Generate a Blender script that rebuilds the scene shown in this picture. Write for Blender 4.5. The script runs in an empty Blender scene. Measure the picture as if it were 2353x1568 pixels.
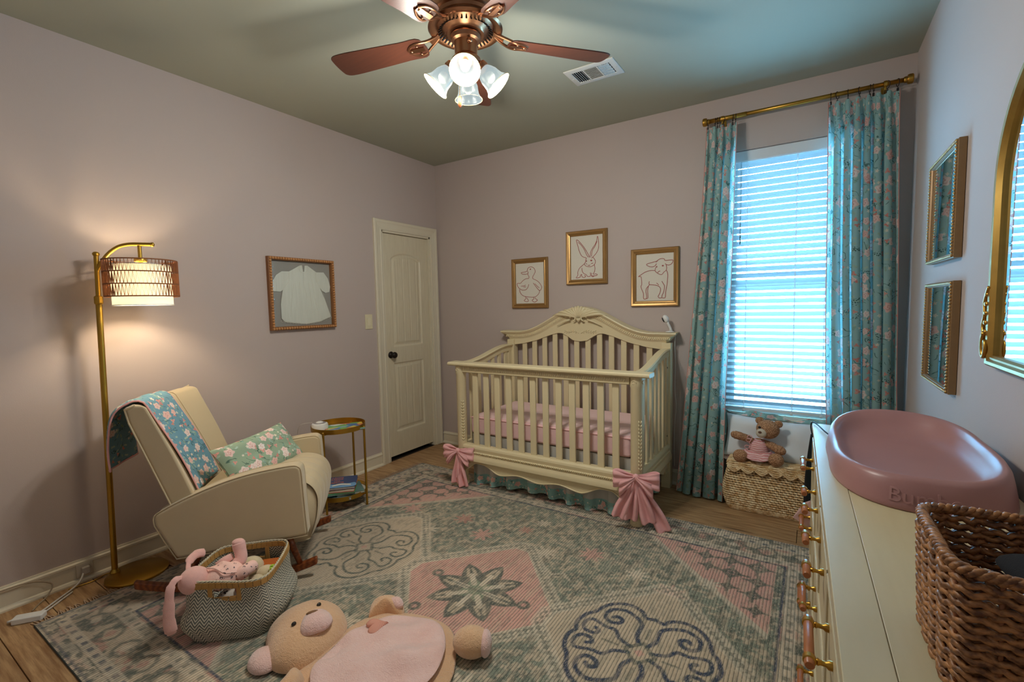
import bpy, math, random
import numpy as np
from mathutils import Vector, Matrix, Euler

random.seed(7)
PI = math.pi
SC = bpy.context.scene
COL = SC.collection

# ------------------------------------------------------------------ camera, world, exposure
RW, RD, RH = 3.6026, 4.02, 2.74          # room width (x), depth (-y), height
cam_d = bpy.data.cameras.new('camera')
cam = bpy.data.objects.new('camera', cam_d)
COL.objects.link(cam)
yaw, pit, rol = -0.5701, -0.0749, -0.0202
fw = Vector((math.sin(yaw) * math.cos(pit), math.cos(yaw) * math.cos(pit), math.sin(pit)))
rt = Vector((math.cos(yaw), -math.sin(yaw), 0))
up = rt.cross(fw)
r2 = rt * math.cos(rol) + up * math.sin(rol)
u2 = -rt * math.sin(rol) + up * math.cos(rol)
mw = Matrix((r2, u2, -fw)).transposed().to_4x4()
mw.translation = Vector((3.1345, -3.5509, 1.3667))
cam.matrix_world = mw
cam_d.sensor_fit = 'HORIZONTAL'
cam_d.sensor_width = 36.0
cam_d.lens = 36.0 * 1075.9 / 2353.0
cam_d.clip_start = 0.02
SC.camera = cam

SC.view_settings.view_transform = 'Standard'
SC.view_settings.look = 'None'
SC.view_settings.gamma = 1.0
SC.view_settings.use_curve_mapping = False
SC.view_settings.exposure = EXPOSURE = 0.42
SC.cycles.use_denoising = True
SC.cycles.max_bounces = 10
SC.cycles.diffuse_bounces = 5
SC.cycles.transparent_max_bounces = 16
SC.cycles.sample_clamp_indirect = 6.0

world = bpy.data.worlds.new('daylight')
SC.world = world
world.use_nodes = True
wt = world.node_tree
bg = wt.nodes['Background']
# overcast blue daylight above the horizon, dimmer ground below it
_tc = wt.nodes.new('ShaderNodeTexCoord'); _sx = wt.nodes.new('ShaderNodeSeparateXYZ'); _mr = wt.nodes.new('ShaderNodeMapRange')
wt.links.new(_tc.outputs['Generated'], _sx.inputs[0]); wt.links.new(_sx.outputs[2], _mr.inputs[0])
_mr.inputs[1].default_value = -.03; _mr.inputs[2].default_value = .03; _mr.inputs[3].default_value = GROUND = .30; _mr.inputs[4].default_value = 1.0
_ms = wt.nodes.new('ShaderNodeMath'); _ms.operation = 'MULTIPLY'; _ms.inputs[1].default_value = SKY = 66.0
wt.links.new(_mr.outputs[0], _ms.inputs[0]); wt.links.new(_ms.outputs[0], bg.inputs['Strength'])
bg.inputs['Color'].default_value = (0.21, 0.61, 1.0, 1)

# window light portal (guides the daylight through the one window)
pl = bpy.data.lights.new('window_portal', 'AREA')
pl.shape = 'RECTANGLE'; pl.size = 0.74; pl.size_y = 1.80
pl.cycles.is_portal = True
po = bpy.data.objects.new('window_portal', pl)
po.location = (2.965, 0.135, 1.485); po.rotation_euler = (-PI / 2, 0, 0)
COL.objects.link(po)

FAN = (1.866, -1.889)
FAN_W, LAMP_W = 14.5, 8.0

# ------------------------------------------------------------------ object helpers
def tag(o, label=None, cat=None, group=None, kind=None):
    if label: o['label'] = label
    if cat: o['category'] = cat
    if group: o['group'] = group
    if kind: o['kind'] = kind
    return o

def thing(name, label, cat, loc=(0, 0, 0), rz=0.0, group=None, rot=None):
    o = bpy.data.objects.new(name, None)
    o.empty_display_size = 0.05
    o.location = loc
    o.rotation_euler = rot if rot else (0, 0, rz)
    COL.objects.link(o)
    return tag(o, label, cat, group)

def link(name, me, parent=None, mat=None):
    o = bpy.data.objects.new(name, me)
    COL.objects.link(o)
    if parent is not None: o.parent = parent
    if mat is not None:
        if isinstance(mat, (list, tuple)):
            for m in mat: me.materials.append(m)
        else:
            me.materials.append(mat)
    return o

def dup(o, parent=None, **kw):
    c = o.copy(); COL.objects.link(c)
    if parent is not None: c.parent = parent
    for ch in list(o.children): dup(ch, c)
    for k, v in kw.items(): setattr(c, k, v)
    return c

class G:
    """collects geometry for one mesh object"""
    def __init__(s):
        s.v = []; s.f = []; s.uv = []; s.M = Matrix.Identity(4); s.mi = []; s.cm = 0
    def add(s, vs, fs, uvs=None):
        b = len(s.v)
        for p in vs: s.v.append(tuple(s.M @ Vector(p)))
        for i, f in enumerate(fs):
            s.f.append([b + k for k in f]); s.mi.append(s.cm)
            s.uv.append(uvs[i] if uvs else None)
        return s
    def box(s, c, d, rot=None):
        x, y, z = d[0] / 2, d[1] / 2, d[2] / 2
        vs = [Vector((sx * x, sy * y, sz * z)) for sz in (-1, 1) for sy in (-1, 1) for sx in (-1, 1)]
        if rot is not None:
            R = rot if isinstance(rot, Matrix) else Euler(rot).to_matrix()
            vs = [R @ p for p in vs]
        cv = Vector(c)
        return s.add([p + cv for p in vs], [(0, 2, 3, 1), (4, 5, 7, 6), (0, 1, 5, 4), (2, 6, 7, 3), (0, 4, 6, 2), (1, 3, 7, 5)])
    def bb(s, a, b):
        return s.box([(a[i] + b[i]) / 2 for i in range(3)], [abs(b[i] - a[i]) for i in range(3)])
    def prism(s, poly, h0, h1, fn=None):
        """poly 2d -> extruded between h0 and h1; fn maps (a,b,h)->xyz"""
        fn = fn or (lambda a, b, h: (a, b, h))
        n = len(poly)
        vs = [fn(a, b, h0) for a, b in poly] + [fn(a, b, h1) for a, b in poly]
        fs = [list(range(n))[::-1], list(range(n, 2 * n))]
        fs += [(i, (i + 1) % n, n + (i + 1) % n, n + i) for i in range(n)]
        return s.add(vs, fs)
    def lathe(s, prof, n=24, origin=(0, 0, 0), axis=(0, 0, 1), close=False):
        q = Vector((0, 0, 1)).rotation_difference(Vector(axis).normalized()).to_matrix()
        o = Vector(origin); vs = []; fs = []
        for r, z in prof:
            for k in range(n):
                a = 2 * PI * k / n
                vs.append(o + q @ Vector((r * math.cos(a), r * math.sin(a), z)))
        m = len(prof)
        for i in range(m - 1 + (1 if close else 0)):
            j = (i + 1) % m
            for k in range(n):
                k2 = (k + 1) % n
                fs.append((i * n + k, i * n + k2, j * n + k2, j * n + k))
        if not close:
            if prof[0][0] > 1e-6: fs.append(list(range(n))[::-1])
            if prof[-1][0] > 1e-6: fs.append([(m - 1) * n + k for k in range(n)])
        return s.add(vs, fs)
    def tube(s, pts, r, n=8, closed=False, flat=1.0, upv=None):
        P = [Vector(p) for p in pts]; m = len(P)
        R = r if isinstance(r, (list, tuple)) else [r] * m
        vs = []; fs = []; prev = None
        for i in range(m):
            if closed: t = P[(i + 1) % m] - P[i - 1]
            else: t = P[min(i + 1, m - 1)] - P[max(i - 1, 0)]
            if t.length < 1e-9: t = Vector((0, 0, 1))
            t.normalize()
            if upv is not None:
                a = Vector(upv) - t * t.dot(Vector(upv))
                if a.length < 1e-6: a = t.orthogonal()
            elif prev is None: a = t.orthogonal()
            else:
                a = prev - t * t.dot(prev)
                if a.length < 1e-6: a = t.orthogonal()
            a.normalize(); prev = a; b = t.cross(a)
            for k in range(n):
                th = 2 * PI * k / n
                vs.append(P[i] + (a * math.cos(th) * flat + b * math.sin(th)) * R[i])
        for i in range(m if closed else m - 1):
            j = (i + 1) % m
            for k in range(n):
                k2 = (k + 1) % n
                fs.append((i * n + k, i * n + k2, j * n + k2, j * n + k))
        if not closed:
            fs.append(list(range(n))[::-1]); fs.append([(m - 1) * n + k for k in range(n)])
        return s.add(vs, fs)
    def ell(s, c, r, nu=20, nv=12, rot=None, fn=None):
        if not isinstance(r, (list, tuple)): r = (r, r, r)
        R = Euler(rot).to_matrix() if rot else None
        vs = []; fs = []; cv = Vector(c)
        for j in range(1, nv):
            ph = PI * j / nv
            for i in range(nu):
                a = 2 * PI * i / nu
                p = Vector((math.sin(ph) * math.cos(a), math.sin(ph) * math.sin(a), math.cos(ph)))
                if fn: p = Vector(fn(p))
                p = Vector((p.x * r[0], p.y * r[1], p.z * r[2]))
                if R: p = R @ p
                vs.append(p + cv)
        for sgn in (1, -1):
            p = Vector((0, 0, sgn * 1.0))
            if fn: p = Vector(fn(p))
            p = Vector((p.x * r[0], p.y * r[1], p.z * r[2]))
            if R: p = R @ p
            vs.append(p + cv)
        tp, bt = len(vs) - 2, len(vs) - 1
        for j in range(nv - 2):
            for i in range(nu):
                i2 = (i + 1) % nu
                fs.append((j * nu + i, (j + 1) * nu + i, (j + 1) * nu + i2, j * nu + i2))
        for i in range(nu):
            i2 = (i + 1) % nu
            fs.append((tp, i, i2)); fs.append((bt, (nv - 2) * nu + i2, (nv - 2) * nu + i))
        return s.add(vs, fs)
    def grid(s, fn, nu, nv, cu=False, cv=False, uvfn=None):
        vs = []; fs = []; uvs = []
        for j in range(nv):
            for i in range(nu):
                u = i / (nu if cu else nu - 1); v = j / (nv if cv else nv - 1)
                vs.append(fn(u, v))
        for j in range(nv if cv else nv - 1):
            for i in range(nu if cu else nu - 1):
                i2 = (i + 1) % nu; j2 = (j + 1) % nv
                fs.append((j * nu + i, j * nu + i2, j2 * nu + i2, j2 * nu + i))
                if uvfn:
                    q = []
                    for (a, b) in ((i, j), (i + 1, j), (i + 1, j + 1), (i, j + 1)):
                        q.append(uvfn(a / (nu if cu else nu - 1), b / (nv if cv else nv - 1)))
                    uvs.append(q)
        return s.add(vs, fs, uvs if uvfn else None)
    def puff(s, outline, h, rings=7, base=0.0, p=0.5, cz=None, under=0.0):
        """pillow-like dome over a star-shaped 2d outline"""
        n = len(outline)
        cx = sum(a for a, b in outline) / n; cy = sum(b for a, b in outline) / n
        vs = []; fs = []
        for k in range(rings + 1):
            t = k / rings * PI / 2
            sc = math.cos(t); z = math.sin(t) ** (2 * p) if p != .5 else math.sin(t)
            if k == rings:
                vs.append((cx, cy, base + h)); break
            for a, b in outline:
                vs.append((cx + (a - cx) * sc, cy + (b - cy) * sc, base + h * z))
        for k in range(rings - 1):
            for i in range(n):
                i2 = (i + 1) % n
                fs.append((k * n + i, k * n + i2, (k + 1) * n + i2, (k + 1) * n + i))
        top = len(vs) - 1
        for i in range(n):
            fs.append(((rings - 1) * n + i, (rings - 1) * n + (i + 1) % n, top))
        if under > 0:
            b0 = len(vs)
            for k in range(1, rings):
                t = k / rings * PI / 2
                for a, b in outline:
                    vs.append((cx + (a - cx) * math.cos(t), cy + (b - cy) * math.cos(t), base - under * math.sin(t)))
            vs.append((cx, cy, base - under))
            def idx(k, i): return i if k == 0 else b0 + (k - 1) * n + i
            for k in range(rings - 1):
                for i in range(n):
                    i2 = (i + 1) % n
                    fs.append((idx(k, i2), idx(k, i), idx(k + 1, i), idx(k + 1, i2)))
            for i in range(n):
                fs.append((idx(rings - 1, (i + 1) % n), idx(rings - 1, i), len(vs) - 1))
        else:
            fs.append(list(range(n))[::-1])
        return s.add(vs, fs)
    def mesh(s, name):
        me = bpy.data.meshes.new(name)
        me.from_pydata(s.v, [], s.f)
        if any(u is not None for u in s.uv):
            ul = me.uv_layers.new(name='UVMap')
            k = 0; flat = []
            for f, u in zip(s.f, s.uv):
                for i in range(len(f)):
                    flat.extend(u[i] if u else (0, 0))
            ul.data.foreach_set('uv', flat)
        if any(s.mi): me.polygons.foreach_set('material_index', s.mi)
        me.update()
        return me
    def out(s, name, mat=None, parent=None, smooth=False, bev=0.0, sub=0, seg=2, solid=0.0, auto=None):
        me = s.mesh(name)
        if smooth:
            me.polygons.foreach_set('use_smooth', [True] * len(me.polygons))
        o = link(name, me, parent, mat)
        if solid:
            m = o.modifiers.new('solid', 'SOLIDIFY'); m.thickness = solid; m.offset = 0
        if bev:
            m = o.modifiers.new('bevel', 'BEVEL'); m.width = bev; m.segments = seg
            m.limit_method = 'ANGLE'; m.angle_limit = math.radians(35)
            me.polygons.foreach_set('use_smooth', [True] * len(me.polygons))
            m.harden_normals = True
        if sub:
            m = o.modifiers.new('sub', 'SUBSURF'); m.levels = sub; m.render_levels = sub
        if auto:
            me.polygons.foreach_set('use_smooth', [True] * len(me.polygons))
            me.set_sharp_from_angle(angle=math.radians(auto))
        return o

def text_mesh(body, size, depth=0.001, align='CENTER'):
    cu = bpy.data.curves.new('lettering', 'FONT')
    cu.body = body; cu.size = size; cu.extrude = depth; cu.align_x = align
    o = bpy.data.objects.new('lettering', cu); COL.objects.link(o)
    dg = bpy.context.evaluated_depsgraph_get()
    me = bpy.data.meshes.new_from_object(o.evaluated_get(dg))
    bpy.data.objects.remove(o); bpy.data.curves.remove(cu)
    return me

def spline(pts, n=6, closed=False):
    P = [Vector(p if len(p) == 3 else (p[0], p[1], 0)) for p in pts]; m = len(P); out = []
    for i in range(m if closed else m - 1):
        p0 = P[i - 1] if (closed or i > 0) else P[0]
        p1 = P[i]; p2 = P[(i + 1) % m]
        p3 = P[(i + 2) % m] if (closed or i + 2 < m) else P[-1]
        for k in range(n):
            t = k / n
            out.append(0.5 * ((2 * p1) + (p2 - p0) * t + (2 * p0 - 5 * p1 + 4 * p2 - p3) * t * t + (3 * p1 - p0 - 3 * p2 + p3) * t ** 3))
    if not closed: out.append(P[-1])
    return out

def sp2(pts, n=5, closed=True):
    return [(p.x, p.y) for p in spline(pts, n, closed)]

def sm(a, b, x):
    t = min(1, max(0, (x - a) / (b - a)));  return t * t * (3 - 2 * t)

# ------------------------------------------------------------------ materials
def srgb(h):
    h = h.lstrip('#'); o = []
    for i in (0, 2, 4):
        c = int(h[i:i + 2], 16) / 255
        o.append(c / 12.92 if c <= 0.04045 else ((c + 0.055) / 1.055) ** 2.4)
    return (o[0], o[1], o[2], 1)

class NT:
    def __init__(s, name):
        s.m = bpy.data.materials.new(name); s.m.use_nodes = True
        s.t = s.m.node_tree; s.N = s.t.nodes; s.L = s.t.links
        s.N.clear()
        s.o = s.N.new('ShaderNodeOutputMaterial')
        s.b = s.N.new('ShaderNodeBsdfPrincipled')
        s.L.new(s.b.outputs[0], s.o.inputs[0])
    def n(s, ty, **kw):
        q = s.N.new(ty)
        for k, v in kw.items(): setattr(q, k, v)
        return q
    def put(s, sock, v):
        if hasattr(v, 'is_linked') or isinstance(v, bpy.types.NodeSocket): s.L.new(v, sock)
        else: sock.default_value = v
    def ma(s, op, a, b=0.0, c=None, clamp=False):
        q = s.n('ShaderNodeMath', operation=op, use_clamp=clamp)
        s.put(q.inputs[0], a); s.put(q.inputs[1], b)
        if c is not None: s.put(q.inputs[2], c)
        return q.outputs[0]
    def mix(s, fac, a, b, mode='MIX'):
        q = s.n('ShaderNodeMix', data_type='RGBA', blend_type=mode)
        s.put(q.inputs[0], fac); s.put(q.inputs[6], a); s.put(q.inputs[7], b)
        return q.outputs[2]
    def co(s, which='Object'):
        return s.n('ShaderNodeTexCoord').outputs[which]
    def mp(s, vec, scale=(1, 1, 1), rot=(0, 0, 0), loc=(0, 0, 0)):
        q = s.n('ShaderNodeMapping'); s.L.new(vec, q.inputs[0])
        q.inputs[1].default_value = loc; q.inputs[2].default_value = rot; q.inputs[3].default_value = scale
        return q.outputs[0]
    def noise(s, vec, scale=5, detail=3, rough=.55):
        q = s.n('ShaderNodeTexNoise'); s.L.new(vec, q.inputs['Vector'])
        q.inputs['Scale'].default_value = scale; q.inputs['Detail'].default_value = detail; q.inputs['Roughness'].default_value = rough
        return q.outputs['Fac']
    def wave(s, vec, scale, dist=0, axis='X', prof='SIN', dscale=1.0):
        q = s.n('ShaderNodeTexWave', bands_direction=axis, wave_profile=prof); s.L.new(vec, q.inputs['Vector'])
        q.inputs['Scale'].default_value = scale; q.inputs['Distortion'].default_value = dist; q.inputs['Detail Scale'].default_value = dscale
        return q.outputs['Fac']
    def ss(s, x, a, b, lo=0.0, hi=1.0):
        q = s.n('ShaderNodeMapRange', interpolation_type='SMOOTHSTEP'); s.put(q.inputs[0], x)
        q.inputs[1].default_value = a; q.inputs[2].default_value = b; q.inputs[3].default_value = lo; q.inputs[4].default_value = hi
        return q.outputs[0]
    def bump(s, h, strength=.2, dist=.002):
        q = s.n('ShaderNodeBump'); q.inputs['Strength'].default_value = strength; q.inputs['Distance'].default_value = dist
        s.L.new(h, q.inputs['Height']); s.L.new(q.outputs[0], s.b.inputs['Normal'])
    def col(s, c): s.put(s.b.inputs['Base Color'], c)
    def set(s, **kw):
        for k, v in kw.items(): s.put(s.b.inputs[k.replace('_', ' ')], v)

def plain(name, hexc, rough=.5, metal=0.0, var=.12, vs=8, bump=0.0, bs=200, spec=None, sheen=0.0, coat=0.0, emit=None, es=0.0, bd=.0015):
    t = NT(name); c = srgb(hexc)
    v = t.co()
    nz = t.noise(v, vs, 3)
    dark = tuple(x * (1 - var) for x in c[:3]) + (1,)
    lite = tuple(min(1, x * (1 + var)) for x in c[:3]) + (1,)
    t.col(t.mix(nz, dark, lite))
    t.set(Roughness=rough, Metallic=metal)
    if spec is not None: t.set(Specular_IOR_Level=spec)
    if sheen: t.set(Sheen_Weight=sheen, Sheen_Roughness=.5)
    if coat: t.set(Coat_Weight=coat)
    if bump: t.bump(t.noise(v, bs, 2), bump, bd)
    if emit: t.set(Emission_Color=srgb(emit), Emission_Strength=es)
    return t.m

def translucent(mat, amt, colr):
    """mix some translucent (cloth, slat, shade glass) into a material"""
    t = mat.node_tree; out = [n for n in t.nodes if n.type == 'OUTPUT_MATERIAL'][0]
    b = [n for n in t.nodes if n.type == 'BSDF_PRINCIPLED'][0]
    tr = t.nodes.new('ShaderNodeBsdfTranslucent'); mx = t.nodes.new('ShaderNodeMixShader')
    if isinstance(colr, tuple): tr.inputs[0].default_value = colr
    else: t.links.new(colr, tr.inputs[0])
    mx.inputs[0].default_value = amt
    t.links.new(b.outputs[0], mx.inputs[1]); t.links.new(tr.outputs[0], mx.inputs[2]); t.links.new(mx.outputs[0], out.inputs[0])
    return mx

def glass(name, tint=(1, 1, 1, 1), ior=1.5, rough=.02):
    """thin pane: see-through with a fresnel reflection"""
    m = bpy.data.materials.new(name); m.use_nodes = True; t = m.node_tree; t.nodes.clear()
    o = t.nodes.new('ShaderNodeOutputMaterial'); mx = t.nodes.new('ShaderNodeMixShader')
    tr = t.nodes.new('ShaderNodeBsdfTransparent'); tr.inputs[0].default_value = tint
    gl = t.nodes.new('ShaderNodeBsdfGlossy'); gl.inputs['Roughness'].default_value = rough
    fr = t.nodes.new('ShaderNodeFresnel'); fr.inputs[0].default_value = ior
    t.links.new(fr.outputs[0], mx.inputs[0]); t.links.new(tr.outputs[0], mx.inputs[1]); t.links.new(gl.outputs[0], mx.inputs[2])
    t.links.new(mx.outputs[0], o.inputs[0])
    return m

def floral(name, base1, base2, scale=1.0, trans=0.0, fl=1.0, rough=.8, pinkish=0.0):
    """printed roses, buds, leaves and berries on a plain ground; coordinates are the cloth's own UVs in metres"""
    t = NT(name)
    uv = t.mp(t.co('UV'), (scale, scale, scale))
    def layer(cell, rad, rnd, keep, petals, col_in, col_a, col_b, ring, wob, prev, off):
        v = t.mp(uv, (1 / cell, 1 / cell, 1), loc=(off, off * .7, 0))
        q = t.n('ShaderNodeTexVoronoi', voronoi_dimensions='2D'); t.L.new(v, q.inputs['Vector'])
        q.inputs['Scale'].default_value = 1; q.inputs['Randomness'].default_value = rnd
        d = t.n('ShaderNodeVectorMath', operation='SUBTRACT'); t.L.new(v, d.inputs[0]); t.L.new(q.outputs['Position'], d.inputs[1])
        sx = t.n('ShaderNodeSeparateXYZ'); t.L.new(d.outputs[0], sx.inputs[0])
        ang = t.ma('ARCTAN2', sx.outputs[1], sx.outputs[0])
        sc = t.n('ShaderNodeSeparateColor'); t.L.new(q.outputs['Color'], sc.inputs[0])
        a2 = t.ma('ADD', t.ma('MULTIPLY', ang, petals), t.ma('MULTIPLY', sc.outputs[1], 6.28))
        R = t.ma('MULTIPLY', t.ma('ADD', .86, t.ma('MULTIPLY', t.ma('SINE', a2), wob)), rad / cell)
        R = t.ma('MULTIPLY', R, t.ma('ADD', .75, t.ma('MULTIPLY', sc.outputs[2], .4)))
        rr = t.ma('DIVIDE', q.outputs['Distance'], R)
        mask = t.ma('MULTIPLY', t.ss(rr, .9, 1.05, 1, 0), t.ma('GREATER_THAN', sc.outputs[0], 1 - keep))
        pc = t.mix(sc.outputs[1], col_a, col_b)
        if ring:
            w = t.ma('SINE', t.ma('ADD', t.ma('MULTIPLY', rr, ring), t.ma('MULTIPLY', ang, 2.0)))
            k = t.ma('MULTIPLY', t.ss(w, .0, .9), t.ss(rr, .15, 1.0, .9, .12))
            pc = t.mix(k, pc, col_in)
        return t.mix(t.ma('MULTIPLY', mask, fl), prev, pc)
    nz = t.noise(uv, 3.0, 2)
    c = t.mix(nz, srgb(base1), srgb(base2))
    # pale ghost leaves, dark berries in drifts, then flowers
    c = layer(.034, .011, 1, .42, 2, (1, 1, 1, 1), srgb('b9cfc0'), srgb('8fb3a4'), 0, .45, c, 3.1)
    berry = t.n('ShaderNodeTexVoronoi', voronoi_dimensions='2D'); t.L.new(t.mp(uv, (105, 105, 1)), berry.inputs['Vector']); berry.inputs['Scale'].default_value = 1
    drift = t.ss(t.noise(t.mp(uv, (1, 1, 1), loc=(4, 2, 0)), 15, 1), .60, .66)
    c = t.mix(t.ma('MULTIPLY', t.ma('MULTIPLY', t.ss(berry.outputs['Distance'], .26, .38, 1, 0), drift), .85), c, srgb('1f4a45'))
    stem = t.n('ShaderNodeTexWave', bands_direction='DIAGONAL'); t.L.new(uv, stem.inputs['Vector'])
    stem.inputs['Scale'].default_value = 9; stem.inputs['Distortion'].default_value = 14; stem.inputs['Detail'].default_value = 2
    c = t.mix(t.ma('MULTIPLY', t.ma('MULTIPLY', t.ss(stem.outputs['Fac'], .965, .99), t.ss(t.noise(uv, 12, 1), .52, .56)), .75), c, srgb('2f5b52'))
    c = layer(.052, .013, 1, .40, 3, srgb('cf7d74'), srgb('ebb2a6'), srgb('d68d82'), 7, .35, c, 1.7)
    c = layer(.047, .009, 1, .35, 5, srgb('e9c9b4'), srgb('f0ead8'), srgb('dfe6d8'), 5, .3, c, 5.2)
    c = layer(.105, .030, .8, .62, 5, srgb('d4938a'), srgb('f6e6df'), srgb('eec0b6'), 11, .13, c, .35)
    c = layer(.15, .028, .9, .45, 6, srgb('e3aba1'), srgb('f6efe9'), srgb('f2d9d0'), 9, .12, c, 2.63)
    t.col(c)
    t.set(Roughness=rough, Specular_IOR_Level=.2)
    t.bump(t.noise(uv, 900, 1), .08, .001)
    if trans: translucent(t.m, trans, c)
    return t.m

m_wall = plain('wall_paint', 'bbada7', .82, var=.015, vs=3, bump=.16, bs=240, spec=.3, bd=.002)
m_ceil = plain('ceiling_paint', 'a7a898', .9, var=.015, vs=3, bump=.10, bs=160, spec=.2)
m_trim = plain('trim_paint', 'd9d0ba', .42, var=.02, vs=6)
m_brass = plain('brushed_brass', 'b98d3f', .34, 1.0, var=.12, vs=30, bump=.04, bs=300)
m_gold = plain('gold_lamp_metal', 'b8923e', .36, 1.0, var=.08, vs=14)
m_bronze = plain('brushed_copper_bronze', 'a5775a', .30, 1.0, var=.12, vs=24)
m_dark = plain('dark_iron', '2a2320', .45, .6, var=.2)
m_black = plain('black_plastic', '15161a', .5, var=.15)
m_white = plain('white_plastic', 'dfdfdc', .4, var=.03)
m_cream = plain('cream_crib_paint', 'dccda6', .40, var=.03, vs=5)
m_chair = plain('beige_velvet', 'c9b795', .88, var=.06, vs=9, bump=.12, bs=500, sheen=.35)
m_walnut = NT('rocker_walnut')
_v = m_walnut.co()
m_walnut.col(m_walnut.mix(m_walnut.wave(m_walnut.mp(_v, (3, 3, 14)), 4, 6), srgb('6a3012'), srgb('8d4a20')))
m_walnut.set(Roughness=.35); m_walnut = m_walnut.m
m_pinkcloth = plain('pink_cotton', 'eab0b0', .85, var=.10, vs=40, bump=.2, bs=600)
m_whitecloth = plain('white_cotton', 'dfe3e6', .85, var=.03, vs=10, bump=.15, bs=500)
m_greycloth = plain('pale_grey_skirt_cotton', 'bdbbb4', .9, var=.04, vs=12, bump=.1, bs=400)
m_fl_curtain = floral('floral_curtain_print', '98bfc0', 'adcfcb', 1.0, trans=.42)
m_fl_blanket = floral('floral_blanket_print', '6f9db2', '7ca7b8', 1.15)
m_fl_pillow = floral('floral_pillow_print', '94ab92', 'a2b79f', 1.15)
m_fl_sham = floral('floral_sham_print', '86b2b2', '9cc4bf', 1.2, trans=.1)
m_fl_print = floral('floral_art_print', '9cc3c6', 'b3d3d2', 2.2)
m_rope = plain('twisted_rattan', '8d5630', .62, var=.35, vs=45, bump=.3, bs=160)
m_seagrass = plain('woven_seagrass', 'd2b07c', .75, var=.28, vs=60, bump=.35, bs=220)
m_glass = glass('clear_pane')
m_picglass = glass('picture_glass', ior=1.28)
# ------------------------------------------------------------------ room shell
def struct(name, g, mat, label=None, **kw):
    o = g.out(name, mat, **kw); o['kind'] = 'structure'
    if label: o['label'] = label
    return o

T = .14
WX0, WX1, WZ0, WZ1 = 2.60, 3.33, .585, 2.372          # window opening
DY0, DY1, DZ1 = -.716, -.106, 2.042                   # door opening
# back wall with window opening
g = G()
g.bb((-T, 0, -.1), (WX0, T, RH + .05)); g.bb((WX1, 0, -.1), (RW + T, T, RH + .05))
g.bb((WX0, 0, -.1), (WX1, T, WZ0)); g.bb((WX0, 0, WZ1), (WX1, T, RH + .05))
struct('wall_back', g, m_wall)
# left wall with door opening
g = G()
g.bb((-T, -RD, -.1), (0, DY0, RH + .05)); g.bb((-T, DY1, -.1), (0, 0, RH + .05)); g.bb((-T, DY0, DZ1), (0, DY1, RH + .05))
struct('wall_left', g, m_wall)
g = G(); g.bb((RW, -RD, -.1), (RW + T, 0, RH + .05)); struct('wall_right', g, m_wall)
g = G(); g.bb((-T, -RD - T, -.1), (RW + T, -RD, RH + .05)); struct('wall_front', g, m_wall)
g = G(); g.bb((-T, -RD - T, RH), (RW + T, T, RH + .12)); struct('ceiling', g, m_ceil)

# floor: sub-floor with separate oak boards on it
t = NT('oak_boards')
oi = t.n('ShaderNodeObjectInfo')
v = t.co()
vo = t.n('ShaderNodeVectorMath', operation='ADD'); t.L.new(v, vo.inputs[0])
cx = t.n('ShaderNodeCombineXYZ'); t.L.new(t.ma('MULTIPLY', oi.outputs['Random'], 37.0), cx.inputs[0]); t.L.new(t.ma('MULTIPLY', oi.outputs['Random'], 11.0), cx.inputs[1])
t.L.new(cx.outputs[0], vo.inputs[1])
vv = vo.outputs[0]
gr = t.noise(t.mp(vv, (1.4, 16, 16)), 3.2, 5, .6)
c = t.mix(t.ss(gr, .3, .72), srgb('8a6542'), srgb('c2a075'))
fine = t.noise(t.mp(vv, (5, 140, 140)), 2.0, 2, .5)
c = t.mix(t.ma('MULTIPLY', t.ss(fine, .52, .75), .35), c, srgb('5e3f24'))
kn = t.n('ShaderNodeTexVoronoi'); t.L.new(t.mp(vv, (1.5, 4.6, 4.6)), kn.inputs['Vector']); kn.inputs['Scale'].default_value = 1
c = t.mix(t.ss(kn.outputs['Distance'], .06, .20, .85, 0), c, srgb('2c1a0d'))
c = t.mix(t.ma('MULTIPLY', oi.outputs['Random'], .35), c, srgb('8a6844'))
t.col(c); t.set(Roughness=.48)
t.bump(gr, .12, .002)
m_floor = t.m
g = G(); g.bb((-T, -RD - T, -.14), (RW + T, T, -.012))
fl = struct('floor', g, plain('dark_subfloor', '2a1d12', .9))
PWID = .185; row = 0; y = 0.0
rnd = random.Random(3)
while y > -RD:
    y0 = max(y - PWID, -RD); x = -rnd.uniform(0, 1.2) - .02
    while x < RW:
        L = rnd.uniform(1.25, 2.0); a = max(x, 0); b = min(x + L, RW)
        if b - a > .03:
            g = G(); g.bb((a + .0012, y0 + .0012, -.013), (b - .0012, y - .0012, 0))
            g.out('plank', m_floor, fl, bev=.0018, seg=1)
        x += L
    y -= PWID

# baseboards: profiled boards
BP = [(0, 0), (.016, 0), (.016, .012), (.011, .014), (.011, .088), (.015, .092), (.015, .102), (.008, .108), (.006, .116), (0, .116)]
SHOE = [(0.011, 0), (.024, 0), (.024, .008), (.018, .018), (.011, .022)]
def baseboard(name, p0, p1, nrm):
    p0 = Vector(p0); p1 = Vector(p1); n = Vector(nrm)
    d = (p1 - p0); L = d.length; d.normalize()
    g = G()
    for prof in (BP, SHOE):
        g.prism(prof, 0, L, lambda a, b, h: p0 + d * h + n * a + Vector((0, 0, b)))
    return struct(name, g, m_trim)
baseboard('baseboard_left', (0, DY0 - .09, 0), (0, -RD, 0), (1, 0, 0))
baseboard('baseboard_back', (.02, 0, 0), (RW - .017, 0, 0), (0, -1, 0))
baseboard('baseboard_right', (RW, -.001, 0), (RW, -RD, 0), (-1, 0, 0))
baseboard('baseboard_front', (.02, -RD, 0), (RW - .02, -RD, 0), (0, 1, 0))

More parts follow.
